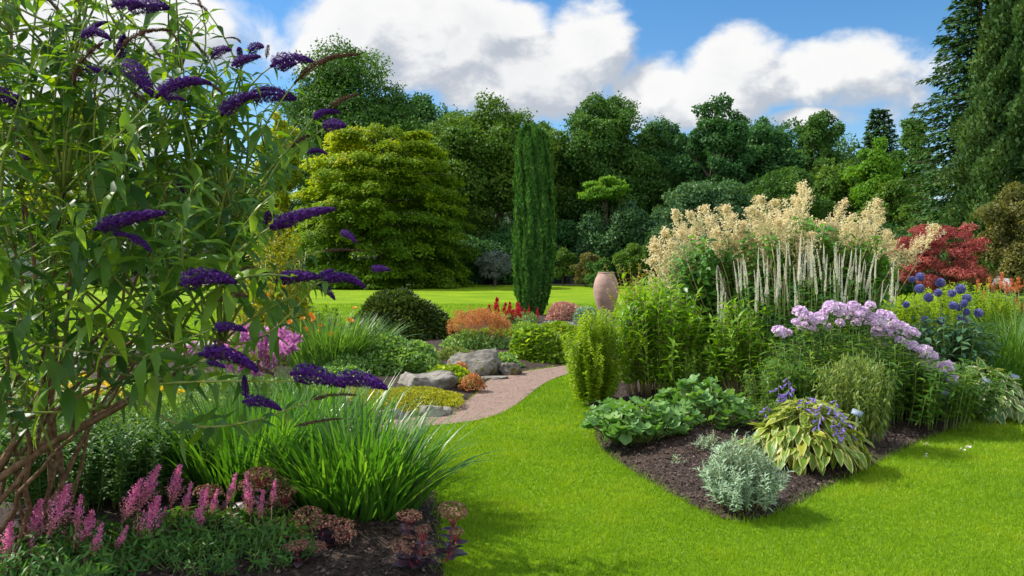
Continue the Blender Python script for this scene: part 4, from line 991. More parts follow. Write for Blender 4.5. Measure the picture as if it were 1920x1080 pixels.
r_, c = plant('yellow_yarrow', 'yellow flowered low plant behind the butterfly bush stems', 225, 800, D=7.3)
lb = MB(); mound(lb, .75, .4, .36, 2600, LANCE3, .08, up=.8); lb.build('foliage', PM['geralime'], r_)
ym = dome_mesh('yellow_head', PM['yellow'], 40, .35, .35, T=KITEW)
for k in range(30): put('flower_head', ym, r_, np.array([uni(-.7, .7), uni(-.35, .3), uni(.34, .48)]), (0, 0, 1), uni(.06, .11))

# ------------------------------------------------------------------ urn and its rose
m_terra = noisemat('pale_terracotta', [(.3, (.25, .155, .12)), (.5, (.34, .22, .175)), (.75, (.41, .28, .235))], 2.6, bump=.2, bscale=25, dist=.01, rough=.8)
p = at(1136, 585, 22.5)
root = thing('terracotta_urn', 'tall pale terracotta urn standing on the far lawn edge', 'urn', (p[0], p[1], 0))
zt = CH + (495 - 510) / F * 22.5
u = np.array([[.02, 0], [.15, 0], [.165, .02], [.17, .06], [.19, .2], [.255, .40], [.325, .62], [.358, .82], [.345, 1.0], [.30, 1.14], [.245, 1.25], [.222, 1.295], [.236, 1.315], [.228, 1.33], [.205, 1.325], [.2, 1.25], [.26, 1.05], [.28, .8], [.2, .4], [.02, .3]])
u[:, 1] *= zt / 1.33; tt = np.linspace(0, len(u) - 1, 90)
mb = MB(); mb.lathe(np.stack([np.interp(tt, range(len(u)), u[:, 0]), np.interp(tt, range(len(u)), u[:, 1])], -1), 48); mb.build('vessel', m_terra, root)
r_, c = plant('rose_bush', 'yellowing rose bush with thin twigs right of the urn', 1185, 600, 'shrub', D=20.5)
lb, sb = MB(), MB(); n = 26
tips = np.stack([uni(-.75, .45, n), uni(-.3, .3, n), 1.6 + (495 - uni(495, 560, n)) / F * 20.5], -1)
stand(lb, sb, n, .5, .4, 1.2, tips=tips, bases=np.stack([uni(-.1, .1, n), uni(-.1, .1, n), 0 * tips[:, 0]], -1), T=OVATE3, L=.085, per=26, t0=.3, elev=10, taper=0, stem_r=.007)
lb.build('foliage', PM['rose'], r_); sb.build('stem', m_stem_straw, r_)

# ------------------------------------------------------------------ right bed
def clump(name, label, px_, py, D, w, dep, h, n, leaf, stem, mat, cat='plant', z=.08, stemmat=None, **k):
    root, c = plant(name, label, px_, py, cat, None, D, z)
    lb, sb = MB(), MB(); stand(lb, sb, n, w / 2, dep / 2, h, L=leaf, stem_r=stem, **k)
    lb.build('foliage', PM[mat], root); sb.build('stem', stemmat or m_stem_green, root)
    return root, c
clump('bluestar', 'feathery lime green column of fine leaves at the left corner of the bed', 1112, 765, 8.9, .66, .7, 1.12, 190, .062, .003, 'amsonia', T=KITEN, per=84, t0=.03, elev=34, taper=.2, hv=.6, spread=1.5, base=.6, dome=.3, jit=.075)
clump('tall_aster', 'tall bright green leafy stems in the middle of the bed, wider left group', 1232, 752, 9.2, 1.25, .9, 1.48, 150, .155, .0045, 'bright', per=30, t0=.14, elev=38, taper=.2, spread=1.6, base=.55, hv=.32, dome=.38, jit=.06, stemmat=m_stem_straw)
clump('tall_aster', 'tall bright green leafy stems splayed from a bare brown base, right group', 1388, 762, 8.7, .78, .7, 1.22, 84, .135, .0045, 'bright', per=23, t0=.38, elev=38, taper=.2, spread=2.4, base=.34, hv=.35, dome=.35, jit=.06, stemmat=m_stem_straw)

clump('leafy_perennial', 'low bright leafy plant filling the ground between the two tall aster groups', 1320, 745, 8.9, 1.2, .6, .62, 120, .10, .004, 'bright', per=18, t0=.1, elev=20, spread=1.2, base=.8)
clump('leafy_perennial', 'dark green leafy plant under the cream plumes behind the tall asters', 1330, 720, 9.9, 1.5, .7, 1.05, 120, .14, .005, 'persi', per=18, t0=.1, elev=15, spread=1.2, base=.8)
clump('leafy_perennial', 'low leafy filler plant at the back of the hosta', 1500, 800, 7.0, .9, .4, .36, 90, .08, .003, 'phlox', per=14, t0=.1, elev=15, spread=1.2, base=.8)
# knotweed with cream plumes
r_, c = plant('giant_knotweed', 'huge shrubby perennial crowned by many cream plumes', 1455, 700, D=10.2)
lb, sb = MB(), MB(); n = 260
xs = uni(1225, 1690, n); ytop = np.interp(xs, [1225, 1280, 1350, 1440, 1500, 1560, 1640, 1690], [520, 440, 420, 410, 385, 410, 425, 470]); ys = ytop + np.abs(rng.normal(0, 40, n)) + 12
tips = np.array([at(x, y, 10.2 + uni(-.75, .75)) for x, y in zip(xs, ys)]) - c
stand(lb, sb, n, 1, 1, 2, tips=tips, bases=tips * np.array([.5, .6, 0]), T=OVATE3, L=.19, per=40, t0=.3, elev=20, taper=.3, droop=.25, stem_r=.007)
lb.build('foliage', PM['persi'], r_); sb.build('stem', m_stem_straw, r_)
PLM = [(1505, 345, 1.15), (1492, 372, 1), (1478, 392, 1), (1424, 374, 1), (1408, 392, .9), (1453, 378, .9), (1440, 400, .9), (1360, 392, .9), (1372, 408, .9), (1320, 390, .9), (1330, 412, .9), (1290, 398, .9), (1265, 398, .9), (1278, 420, .9), (1245, 432, .9),
       (1228, 462, .9), (1222, 488, .9), (1238, 478, .9), (1258, 452, .9), (1300, 430, .9), (1312, 450, .9), (1345, 430, .9), (1390, 428, .9), (1418, 420, .9), (1460, 420, .9), (1490, 418, 1), (1512, 402, .9), (1585, 376, .9), (1597, 400, .9), (1568, 408, .8), (1645, 378, .8), (1622, 400, .8),
       (1655, 412, .8), (1560, 420, .8), (1600, 424, .9), (1632, 432, .8), (1665, 440, .8), (1540, 418, .8), (1755, 425, .8), (1735, 445, .7), (1700, 472, .7), (1718, 470, .6), (1262, 490, .8), (1245, 505, .7), (1285, 470, .8), (1340, 460, .8), (1375, 452, .8), (1410, 450, .9), (1445, 448, .8),
       (1480, 450, .8), (1520, 440, .9), (1550, 448, .8), (1590, 450, .8), (1640, 462, .7), (1300, 505, .6), (1340, 510, .5), (1270, 515, .6), (1610, 470, .7), (1570, 470, .7), (1680, 485, .6), (1500, 462, .8), (1430, 470, .7), (1390, 470, .7)]
PLM += [(x + uni(-22, 22), y + uni(10, 42), s_ * .85) for (x, y, s_) in PLM[:50:2] if x < 1700]
ps = MB()
for (x, y, s_) in PLM:
    p = at(x, y, 10.1 + uni(-.8, .5)) - c
    L = .50 * s_ * uni(.9, 1.15); d = np.array([p[0] * .35 + uni(-.3, .3), uni(-.4, .3), 1.0]); d /= np.linalg.norm(d)
    put('flower_plume', pick(PL_CREAM), r_, p - d * L, d, (L * uni(.95, 1.3), L * uni(.95, 1.3), L))
    b = p - d * L; ps.tubes(branch_path(b * np.array([.7, .8, .45]), b, 5, .03), np.linspace(.007, .005, 5), 4)
ps.build('flower_stem', m_stem_straw, r_)

# culver's root spikes
r_, c = plant('white_spire_plant', 'stand of slender white flower spires in front of the cream plumes', 1525, 730, D=8.9)
lb, sb = MB(), MB(); n = 0; tips = []
for k in range(76):
    x = uni(1346, 1690); x += rng.normal(0, 4); top = np.interp(x, [1345, 1400, 1450, 1500, 1560, 1620, 1690], [478, 468, 452, 436, 448, 464, 492]) + abs(rng.normal(0, 30))
    D_ = 8.9 + uni(-.45, .45); p = at(x, top, D_) - c; L = uni(.22, .46); d = np.array([rng.normal(0, .055) + (x - 1520) / 3000, rng.normal(0, .06), 1.0]); d /= np.linalg.norm(d)
    if k in (40,): d = nrm(np.array([.4, 0, .9]))
    b = p - d * L; put('flower_spike', pick(SPIKES), r_, b, d, (L * uni(.5, .8), L * uni(.5, .8), L)); tips.append(b)
tips = np.array(tips); stand(lb, sb, len(tips), 1, 1, 1, tips=tips, bases=tips * np.array([.85, .8, 0]), T=LANCE3, L=.12, per=24, t0=.25, elev=12, taper=.1, stem_r=.004)
stand(lb, sb, 60, 1.0, .45, .95, L=.12, per=22, t0=.2, elev=10, taper=.1); lb.build('foliage', PM['veron'], r_); sb.build('stem', m_stem_green, r_)

# phlox
r_, c = plant('phlox', 'lilac phlox with large domed flower heads above yellow green leaves', 1625, 760, D=7.9)
lb, sb = MB(), MB(); tips = []
PH = [(1492, 605, .5), (1525, 617, .45), (1575, 606, .55), (1605, 606, .6), (1612, 590, .6), (1652, 588, .55), (1680, 608, .6), (1700, 645, .5), (1722, 655, .55), (1752, 682, .5), (1768, 700, .5), (1545, 587, .5), (1462, 623, .8), (1478, 625, .5), (1500, 588, .9), (1515, 600, .95), (1535, 598, .8), (1552, 613, .5), (1558, 578, .9), (1575, 583, 1), (1592, 588, 1), (1600, 575, .7), (1632, 573, .55), (1628, 598, .9), (1642, 603, 1), (1664, 597, .9), (1650, 620, .9), (1668, 622, .85), (1690, 617, .9), (1708, 625, .8), (1688, 640, .6), (1712, 650, .7),
      (1733, 660, .85), (1745, 670, .8), (1736, 687, .7), (1757, 690, .7), (1775, 688, .75), (1782, 711, .75), (1505, 612, .6), (1620, 585, .7)]
for (x, y, s_) in PH:
    D_ = np.interp(x, [1460, 1600, 1700, 1790], [7.7, 7.9, 7.8, 7.9]) + uni(-.15, .15); p = at(x, y, D_) - c; s_ *= .178
    put('flower_head', pick(DOMES), r_, p, (uni(-.25, .25), -.45, 1), (s_ * uni(.9, 1.15), s_, s_)); tips.append(p - np.array([0, 0, .03]))
tips = np.array(tips); stand(lb, sb, len(tips), 1, 1, 1, tips=tips, bases=tips * np.array([.8, .7, 0]), T=LANCE3, L=.135, per=22, t0=.22, elev=14, taper=.1, stem_r=.004)
for (n, x0, x1, h) in ((70, -1.0, -.2, .78), (75, -.4, .4, .84), (70, .15, 1.0, .66), (50, -.6, .9, .45)):
    b = np.stack([uni(x0, x1, n), uni(-.55, .4, n), np.zeros(n)], -1); t_ = b * np.array([1.08, 1.15, 0]) + np.stack([0 * b[:, 0], 0 * b[:, 0], h * uni(.65, 1.02, n)], -1)
    stand(lb, sb, n, 1, 1, 1, bases=b, tips=t_, T=LANCE3, L=.13, per=20, t0=.2, elev=12, taper=.1, stem_r=.004)
lb.build('foliage', PM['phlox'], r_); sb.build('stem', m_stem_green, r_)

clump('dark_perennial', 'dark small leaved bush at the foot of the lilac phlox', 1735, 800, 8.1, .85, .6, .52, 140, .06, .003, 'box', per=24, elev=20, taper=.1, spread=1.2, base=.85, t0=.1)
clump('seedy_perennial', 'pale green thinning plant with narrow leaves behind the hosta', 1605, 840, 6.85, .72, .6, .80, 95, .09, .003, 'dry', per=24, elev=-5, droop=.35, t0=.15, spread=1.5, base=.6)
clump('seedy_perennial', 'small pale perennial between the tall asters and the phlox', 1475, 740, 7.6, .9, .6, .62, 100, .085, .003, 'phlox', per=20, elev=15, t0=.15)

# large lobed leaves
def lobed(label, px_, py, D, w, dep, h, n, size):
    root, c = plant('lobed_leaf_plant', label, px_, py, D=D, z=.06)
    a = uni(0, 6.28, n); q = np.sqrt(rng.random(n)); P = np.stack([np.cos(a) * q * w / 2, np.sin(a) * q * dep / 2, h * (1 - .55 * q ** 2) * uni(.5, 1.05, n) + .03], -1)
    mb = MB(); o = np.stack([np.cos(a), np.sin(a), 0 * a], -1)
    mb.inst(ROUND, P, o + rv(n, .5), np.array([0, 0, 1.]) + o * .45 * q[:, None] + rv(n, .28), size * uni(.55, 1.2, n), np.clip(rng.normal(.5, .25, n), 0, 1)); mb.build('foliage', PM['mallow'], root)
    sb = MB(); b = P * np.array([.45, .45, 0]); t = np.linspace(0, 1, 5)[None, :, None]
    sb.tubes(b[:, None] * (1 - t) + P[:, None] * t + np.array([0, 0, 1.]) * (t * (1 - t)) * .08, .0035, 4); sb.build('stem', m_stem_green, root)
lobed('sea green clump of rounded lobed leaves at the left bed edge', 1195, 845, 6.85, .92, .75, .36, 240, .125)
lobed('sea green lobed leaf clump under the tall asters, right part', 1312, 806, 7.2, .95, .85, .46, 270, .125)

# silver shrub and sprigs
def silver(label, px_, py, D, w, h, n, L, per):
    root, c = plant('silver_wormwood', label, px_, py, 'shrub', D=D, z=.05)
    lb, sb = MB(), MB(); stand(lb, sb, n, w / 2, w / 2, h, L=L, per=per, t0=.15, elev=38, taper=.35, T=T_leaf(.12, 3, .15, .15, .4), spread=1.55, base=.62, hv=.3, stem_r=.0025, dome=.62, jit=.05)
    lb.build('foliage', PM['silver'], root); sb.build('stem', m_stem_straw, root)
silver('large silver leaved shrub at the front tip of the bed', 1390, 965, 5.1, .56, .48, 190, .065, 28)
silver('small silver sprig between the mulch heap and the hosta', 1328, 842, 6.4, .24, .22, 34, .05, 14)
silver('tiny dark sprig on the bare mulch heap', 1272, 868, 6.1, .14, .10, 12, .035, 9)

# hostas
def hosta(label, px_, py, D, w, h, n, L, mat, aimspread=1.0):
    root, c = plant('hosta', label, px_, py, D=D, z=.06)
    a = uni(0, 6.2832, n); q = rng.random(n) ** .7
    P = np.stack([np.cos(a) * q * w * .36, np.sin(a) * q * w * .32, h * (1 - .75 * q ** 1.6) * uni(.6, 1.0, n)], -1)
    o = np.stack([np.cos(a), np.sin(a), 0 * a], -1); el = (.50 - 1.0 * q + rng.normal(0, .3, n))[:, None]
    mb = MB(); mb.inst(HOSTA, P, o * np.cos(el) + np.array([0, 0, 1.]) * np.sin(el) + rv(n, .28), np.array([0, 0, 1.]) * np.cos(el) - o * np.sin(el) * -.2 + o * .25 + rv(n, .15), L * uni(.65, 1.15, n), np.clip(rng.normal(.45, .28, n), 0, 1))
    mb.build('foliage', PM[mat], root)
    sb = MB(); b = P * np.array([.3, .3, 0]); t = np.linspace(0, 1, 5)[None, :, None]; sb.tubes(b[:, None] * (1 - t) + P[:, None] * t, .004, 4); sb.build('stem', m_stem_green, root)
    return root, c
lobed('few small sea green lobed leaves at the outer left edge of the bed', 1150, 822, 7.4, .5, .5, .26, 80, .11)
r_, c = hosta('yellowing variegated hosta with violet bells near the bed tip', 1510, 880, 6.2, 1.15, .47, 520, .15, 'hosta')
bell = MB(); bell.lathe(np.array([[.06, 0], [.12, .2], [.14, .5], [.2, .8], [.34, 1.0]]), 8, rnd=.6); bell = bell.mesh('bell_flower', PM['bell'])
sb = MB()
for (x, y, L) in ((1478, 706, .2), (1485, 725, .14), (1545, 755, .2), (1560, 765, .22), (1575, 775, .22), (1590, 790, .16), (1555, 805, .14), (1510, 745, .12), (1440, 760, .1), (1530, 742, .2), (1555, 785, .2), (1580, 800, .18), (1598, 812, .14), (1568, 750, .14), (1460, 722, .12)):
    p = at(x, y, 6.0 + uni(-.2, .1)) - c; d = nrm(np.array([uni(-.2, .5), -.2, 1.0])); b = p * np.array([.5, .5, .3]); q = branch_path(b, p, 7, .05); sb.tubes(q, np.linspace(.004, .002, 7), 4)
    for k in range(int(L * 45)):
        t = k / (L * 45); o = nrm(np.array([rng.normal(), rng.normal(), -.5])); put('flower', bell, r_, p - d * L * t + o * .012, o, (.03, .03, .045))
sb.build('flower_stem', m_stem_green, r_)
hosta('cream edged hosta at the right bed edge by the plant labels', 1850, 785, 8.25, 1.0, .46, 400, .16, 'hosta2')

# globe thistles
r_, c = plant('globe_thistle', 'globe thistle with round blue heads right of the phlox', 1770, 720, D=9.0)
lb, sb = MB(), MB(); tips = []
for (x, y, s_) in ((1725, 519, 1), (1763, 530, 1.1), (1724, 541, 1.1), (1759, 549, .95), (1741, 558, 1.1), (1801, 542, 1.15), (1785, 550, .9), (1813, 559, 1), (1787, 573, 1), (1807, 569, .9), (1812, 585, .85), (1802, 596, .9), (1835, 587, 1.05), (1764, 602, .95), (1734, 599, .9), (1809, 603, .8), (1710, 524, .8), (1699, 571, .8), (1798, 577, .8)):
    p = at(x, y, 9.0 + uni(-.25, .25)) - c; put('flower_head', pick(BALLS), r_, p, (uni(-.3, .3), uni(-.3, .3), 1), .097 * s_); tips.append(p)
tips = np.array(tips); stand(lb, sb, len(tips), 1, 1, 1, tips=tips, bases=tips * np.array([.6, .7, 0]), T=OVATE3, L=.13, per=12, t0=.1, t1=.75, elev=5, taper=.3, stem_r=.004)
stand(lb, sb, 100, .62, .45, .98, T=OVATE3, L=.16, per=16, t0=.1, elev=5, base=.8, spread=1.2); lb.build('foliage', PM['thleaf'], r_); sb.build('stem', m_stem_green, r_)
clump('goldenrod', 'yellow green feathery goldenrod behind the blue globe thistles', 1800, 640, 12.0, 1.7, .9, 1.28, 190, .09, .003, 'amsonia', T=KITEN, per=40, t0=.2, elev=30, spread=1.15, base=.85)
clump('goldenrod', 'yellow green feathery foliage left of the globe thistles behind the phlox', 1712, 660, 11.0, .7, .5, 1.15, 70, .09, .003, 'amsonia', T=KITEN, per=40, t0=.2, elev=30, spread=1.15, base=.85)
strap_clump('moor_grass', 'arching bright strap leaf grass at the right photo edge', 1890, 720, 900, 1.15, .55, .4, 'strapfar', .009, bend=(.7, 1.7), D=9.8, aim=(math.pi, .35))
strap_clump('moor_grass', 'strap leaf clump behind the arching grass at the right edge', 1990, 700, 600, 1.1, .5, .4, 'strapfar', .009, bend=(.6, 1.6), D=10.6, aim=(math.pi, .3))
strap_clump('moor_grass', 'darker strap leaves between the globe thistle and the edged hosta', 1850, 720, 260, .65, .3, .25, 'strap', .009, bend=(.7, 1.7), D=9.2)
r_, c = plant('orange_astilbe', 'orange flower plumes far right near the person', 1880, 590, D=18.5)
lb, sb = MB(), MB(); stand(lb, sb, 170, 1.5, .6, .95, T=OVATE3, L=.10, per=16)
for (x, y, s_) in ((1836, 525, 1), (1855, 519, .9), (1877, 513, 1.15), (1896, 522, 1.0), (1911, 519, 1), (1922, 521, 1), (1866, 530, .8), (1888, 528, .9), (1905, 531, .8), (1873, 552, .8), (1894, 563, .9), (1905, 560, .9), (1915, 569, .8), (1846, 545, .8)):
    p = at(x, y, 18.5 + uni(-.4, .4)) - c; L = .34 * s_; b = p - np.array([0, 0, L]); put('flower_plume', pick(PL_ORANGE), r_, b, (uni(-.1, .1), 0, 1), L); sb.tubes(np.array([b * np.array([.9, .9, 0]), b]), .006, 4)
lb.build('foliage', PM['gera'], r_); sb.build('stem', m_stem_green, r_)

# plant labels
m_tagp = noisemat('label_plate', [(.3, (.17, .21, .27)), (.7, (.22, .27, .34))], 9, bump=.05, rough=.4)
m_tags = noisemat('label_stake', [(.3, (.14, .15, .16)), (.7, (.2, .21, .22))], 9, bump=.1, rough=.4)
for (x, y, D_, label, w) in ((1607, 774, 6.55, 'pale plant label in front of the thinning pale green plant', .085), (1773, 738, 7.55, 'pale plant label on the dark bush below the phlox', .105), (1851, 714, 7.85, 'pale plant label leaning in the cream edged hosta', .09), (1903, 706, 8.6, 'rightmost pale plant label under the arching grass', .09), (92, 1016, 4.25, 'pale blue plant label behind the pink astilbe at lower left', .075)):
    p = at(x, y, D_); root = thing('plant_label', label, 'plant label', (p[0], p[1], 0), 'plant labels on stakes in the beds')
    mx = Matrix.Translation((0, 0, p[2])) @ Euler((R(-38), R(uni(-6, 6)), R(uni(-18, 22)))).to_matrix().to_4x4() @ Matrix.Rotation(R(28), 4, 'Y')
    m = MB(); m.box((-w / 2, -.0025, -w * .3), (w / 2, .0025, w * .3), mx); m.build('plate', m_tagp, root)
    m = MB(); m.tubes(np.array([[0, .012, 0], [0, .012, p[2] * .6], [0, .010, p[2] - .006]]), .004, 6); m.build('stake', m_tags, root)

# fallen petals on the lawn
m_petal = leafmat('fallen_petal', (.5, .45, .6), (.7, .66, .74), trans=.3)
for i, (x, y, label) in enumerate(((1738, 853, 'fallen pale petal lying left on the shaded lawn near the bed'), (1802, 843, 'fallen pale petals on the grass below the dark bush'), (1819, 836, 'fallen pale petal beside the other petals on the lawn'), (1735, 832, 'pale petal on the mulch edge below the dark bush'))):
    p = G(x, y, .03); mb = MB(); n = 4; mb.inst(KITEW, rv(n, .012) * np.array([1, 1, .3]), rv(n), np.array([0, 0, 1.]) + rv(n, .3), .022, rng.random(n)); o = mb.build('petal', m_petal); o.location = p; tag(o, label, 'petal', 'fallen petals on the lawn')

# person bending among the flowers
def person():
    D = 25.0; p = at(1890, 560, D)
    root = thing('person', 'person in a pale pink shirt and dark trousers bending over behind orange flowers', 'person', (p[0], D, 0))
    def skin(name, verts, edges, mat, parent=root, sub=2):
        me = bpy.data.meshes.new(name); me.from_pydata([v[:3] for v in verts], edges, [])
        o = bpy.data.objects.new(name, me); COL.objects.link(o)
        sk = o.modifiers.new('skin', 'SKIN'); sk.use_smooth_shade = True
        for i, v in enumerate(verts): me.skin_vertices[0].data[i].radius = (v[3], v[4] if len(v) > 4 else v[3])
        me.skin_vertices[0].data[0].use_root = True
        s_ = o.modifiers.new('sub', 'SUBSURF'); s_.levels = sub; s_.render_levels = sub
        dg = bpy.context.evaluated_depsgraph_get(); m2 = bpy.data.meshes.new_from_object(o.evaluated_get(dg)); m2.name = name
        bpy.data.objects.remove(o); m2.materials.clear(); m2.materials.append(mat)
        o = bpy.data.objects.new(name, m2); COL.objects.link(o); o.parent = parent; return o
    msk = noisemat('skin', [(.3, (.42, .24, .17)), (.7, (.5, .3, .22))], 9, bump=.05, rough=.6)
    msh = noisemat('pale_shirt', [(.3, (.62, .46, .47)), (.7, (.74, .60, .60))], 7, bump=.3); mtr = noisemat('dark_trousers', [(.3, (.02, .022, .03)), (.7, (.05, .05, .06))], 7, bump=.3); mha = noisemat('brown_hair', [(.3, (.05, .03, .02)), (.7, (.12, .08, .05))], 30, bump=.5)
    # body stoops forward (away from the camera): hips, spine, shoulders, neck, head, arms reaching down, legs
    B = [(0, .0, .80, .13, .11), (0, .10, .93, .14, .11), (0, .24, 1.04, .155, .12), (0, .36, 1.12, .10, .08), (0, .44, 1.14, .055), (0, .50, 1.15, .085, .095), (0, .56, 1.13, .10, .11), (0, .63, 1.10, .07, .08),
         (-.17, .34, 1.08, .065), (-.24, .42, .86, .045), (-.20, .55, .66, .035), (-.19, .60, .58, .04, .02), (.17, .34, 1.08, .065), (.24, .42, .86, .045), (.20, .55, .66, .035), (.19, .60, .58, .04, .02),
         (-.10, .0, .74, .095), (-.12, .10, .44, .065), (-.12, .0, .08, .042), (-.13, .16, .03, .04, .03), (.10, .0, .74, .095), (.12, .10, .44, .065), (.12, .0, .08, .042), (.13, .16, .03, .04, .03)]
    E = [(0, 1), (1, 2), (2, 3), (3, 4), (4, 5), (5, 6), (6, 7), (3, 8), (8, 9), (9, 10), (10, 11), (3, 12), (12, 13), (13, 14), (14, 15), (0, 16), (16, 17), (17, 18), (18, 19), (0, 20), (20, 21), (21, 22), (22, 23)]
    body = skin('body', B, E, msk)
    Sv = [(x, y, z, *(q + .022 for q in rr)) for (x, y, z, *rr) in (B[1], B[2], B[3], B[8], B[9], B[12], B[13])]
    skin('shirt', [(0, .03, .84, .16, .14)] + Sv, [(0, 1), (1, 2), (2, 3), (3, 4), (4, 5), (3, 6), (6, 7)], msh)
    Tv = [(x, y, z, *(q + .022 for q in rr)) for (x, y, z, *rr) in (B[0], B[16], B[17], B[18], B[20], B[21], B[22])]
    skin('trousers', Tv, [(0, 1), (1, 2), (2, 3), (0, 4), (4, 5), (5, 6)], mtr)
    skin('hair', [(0, .52, 1.20, .10, .11), (0, .57, 1.20, .105, .11), (0, .62, 1.18, .08)], [(0, 1), (1, 2)], mha)
person()

# ------------------------------------------------------------------ butterfly bush
BM = dict(
    leaf=leafmat('buddleja_leaf', (0.036, 0.098, 0.024), (0.082, 0.175, 0.024), (0.2, 0.32, 0.022), trans=.5, tcol=(1.9, 1.7, .25), rough=.4, spec=.3, under=(.15, .22, .12)),
    flower=leafmat('purple_floret', (.035, .006, .10), (.075, .013, .19), (.15, .04, .30), trans=.3, tcol=(1.3, 1, 1.2), rough=.7, spec=.15),
    spent=leafmat('spent_floret', (.05, .025, .03), (.11, .055, .05), (.16, .09, .07), trans=.15, rough=.85, spec=.1),
)
def spire_mesh(name, mat, L=1.0, r=.13, bend=.5, n=1500, fl=.042, fade=0.0, tipr=.14):
    """curved flower spike along z bending towards +x"""
    t = rng.random(n); a = uni(0, 6.2832, n)
    lump = 1 + .16 * np.sin(t * 46 + 1.3 * np.sin(a * 3)) + .10 * np.sin(a * 5 + t * 20)
    rad = r * np.interp(t, [0, .08, .35, .8, 1], [.75, 1.0, .95, .55, tipr]) * uni(.72, 1.03, n) * lump
    th = bend * t; cx = np.where(True, (1 - np.cos(th)) / bend, 0); cz = np.sin(th) / bend
    nx = np.cos(a); P = np.stack([cx + rad * nx * np.cos(th), rad * np.sin(a), cz - rad * nx * np.sin(th)], -1)
    o = np.stack([nx * np.cos(th), np.sin(a), -nx * np.sin(th)], -1)
    mb = MB(); keep = rng.random(n) > fade
    d = (rv(n, 1.0)); d = d - (d * o).sum(1, keepdims=True) * o
    mb.inst(T_floret(4, .26, .12), P[keep], d[keep], (o + rv(n, .3))[keep], fl * uni(.7, 1.25, keep.sum()), np.clip(.45 + rng.normal(0, .24, keep.sum()), 0, 1))
    s = np.linspace(-.12, 1, 8); ths = bend * s
    mb.tubes(np.stack([(1 - np.cos(ths)) / bend, 0 * s, np.sin(ths) / bend], -1), np.linspace(.04 if fade < .1 else .02, .012, 8), 5, rnd=.15)
    return mb.mesh(name, mat)
SP_F = [spire_mesh('flower_spike', BM['flower'], r=rr, bend=b, n=1300) for rr, b in ((.13, .35), (.15, .7), (.12, 1.0), (.17, .5))]
SP_S = [spire_mesh('spent_spike', BM['spent'], r=rr, bend=b, n=620, fl=.036, fade=.35) for rr, b in ((.055, .3), (.07, .7), (.045, .9))]
bush_c = np.array([-2.75, 4.35, .05])
bush = thing('butterfly_bush', 'tall arching butterfly bush with dark purple flower spikes filling the left side', 'shrub', bush_c)
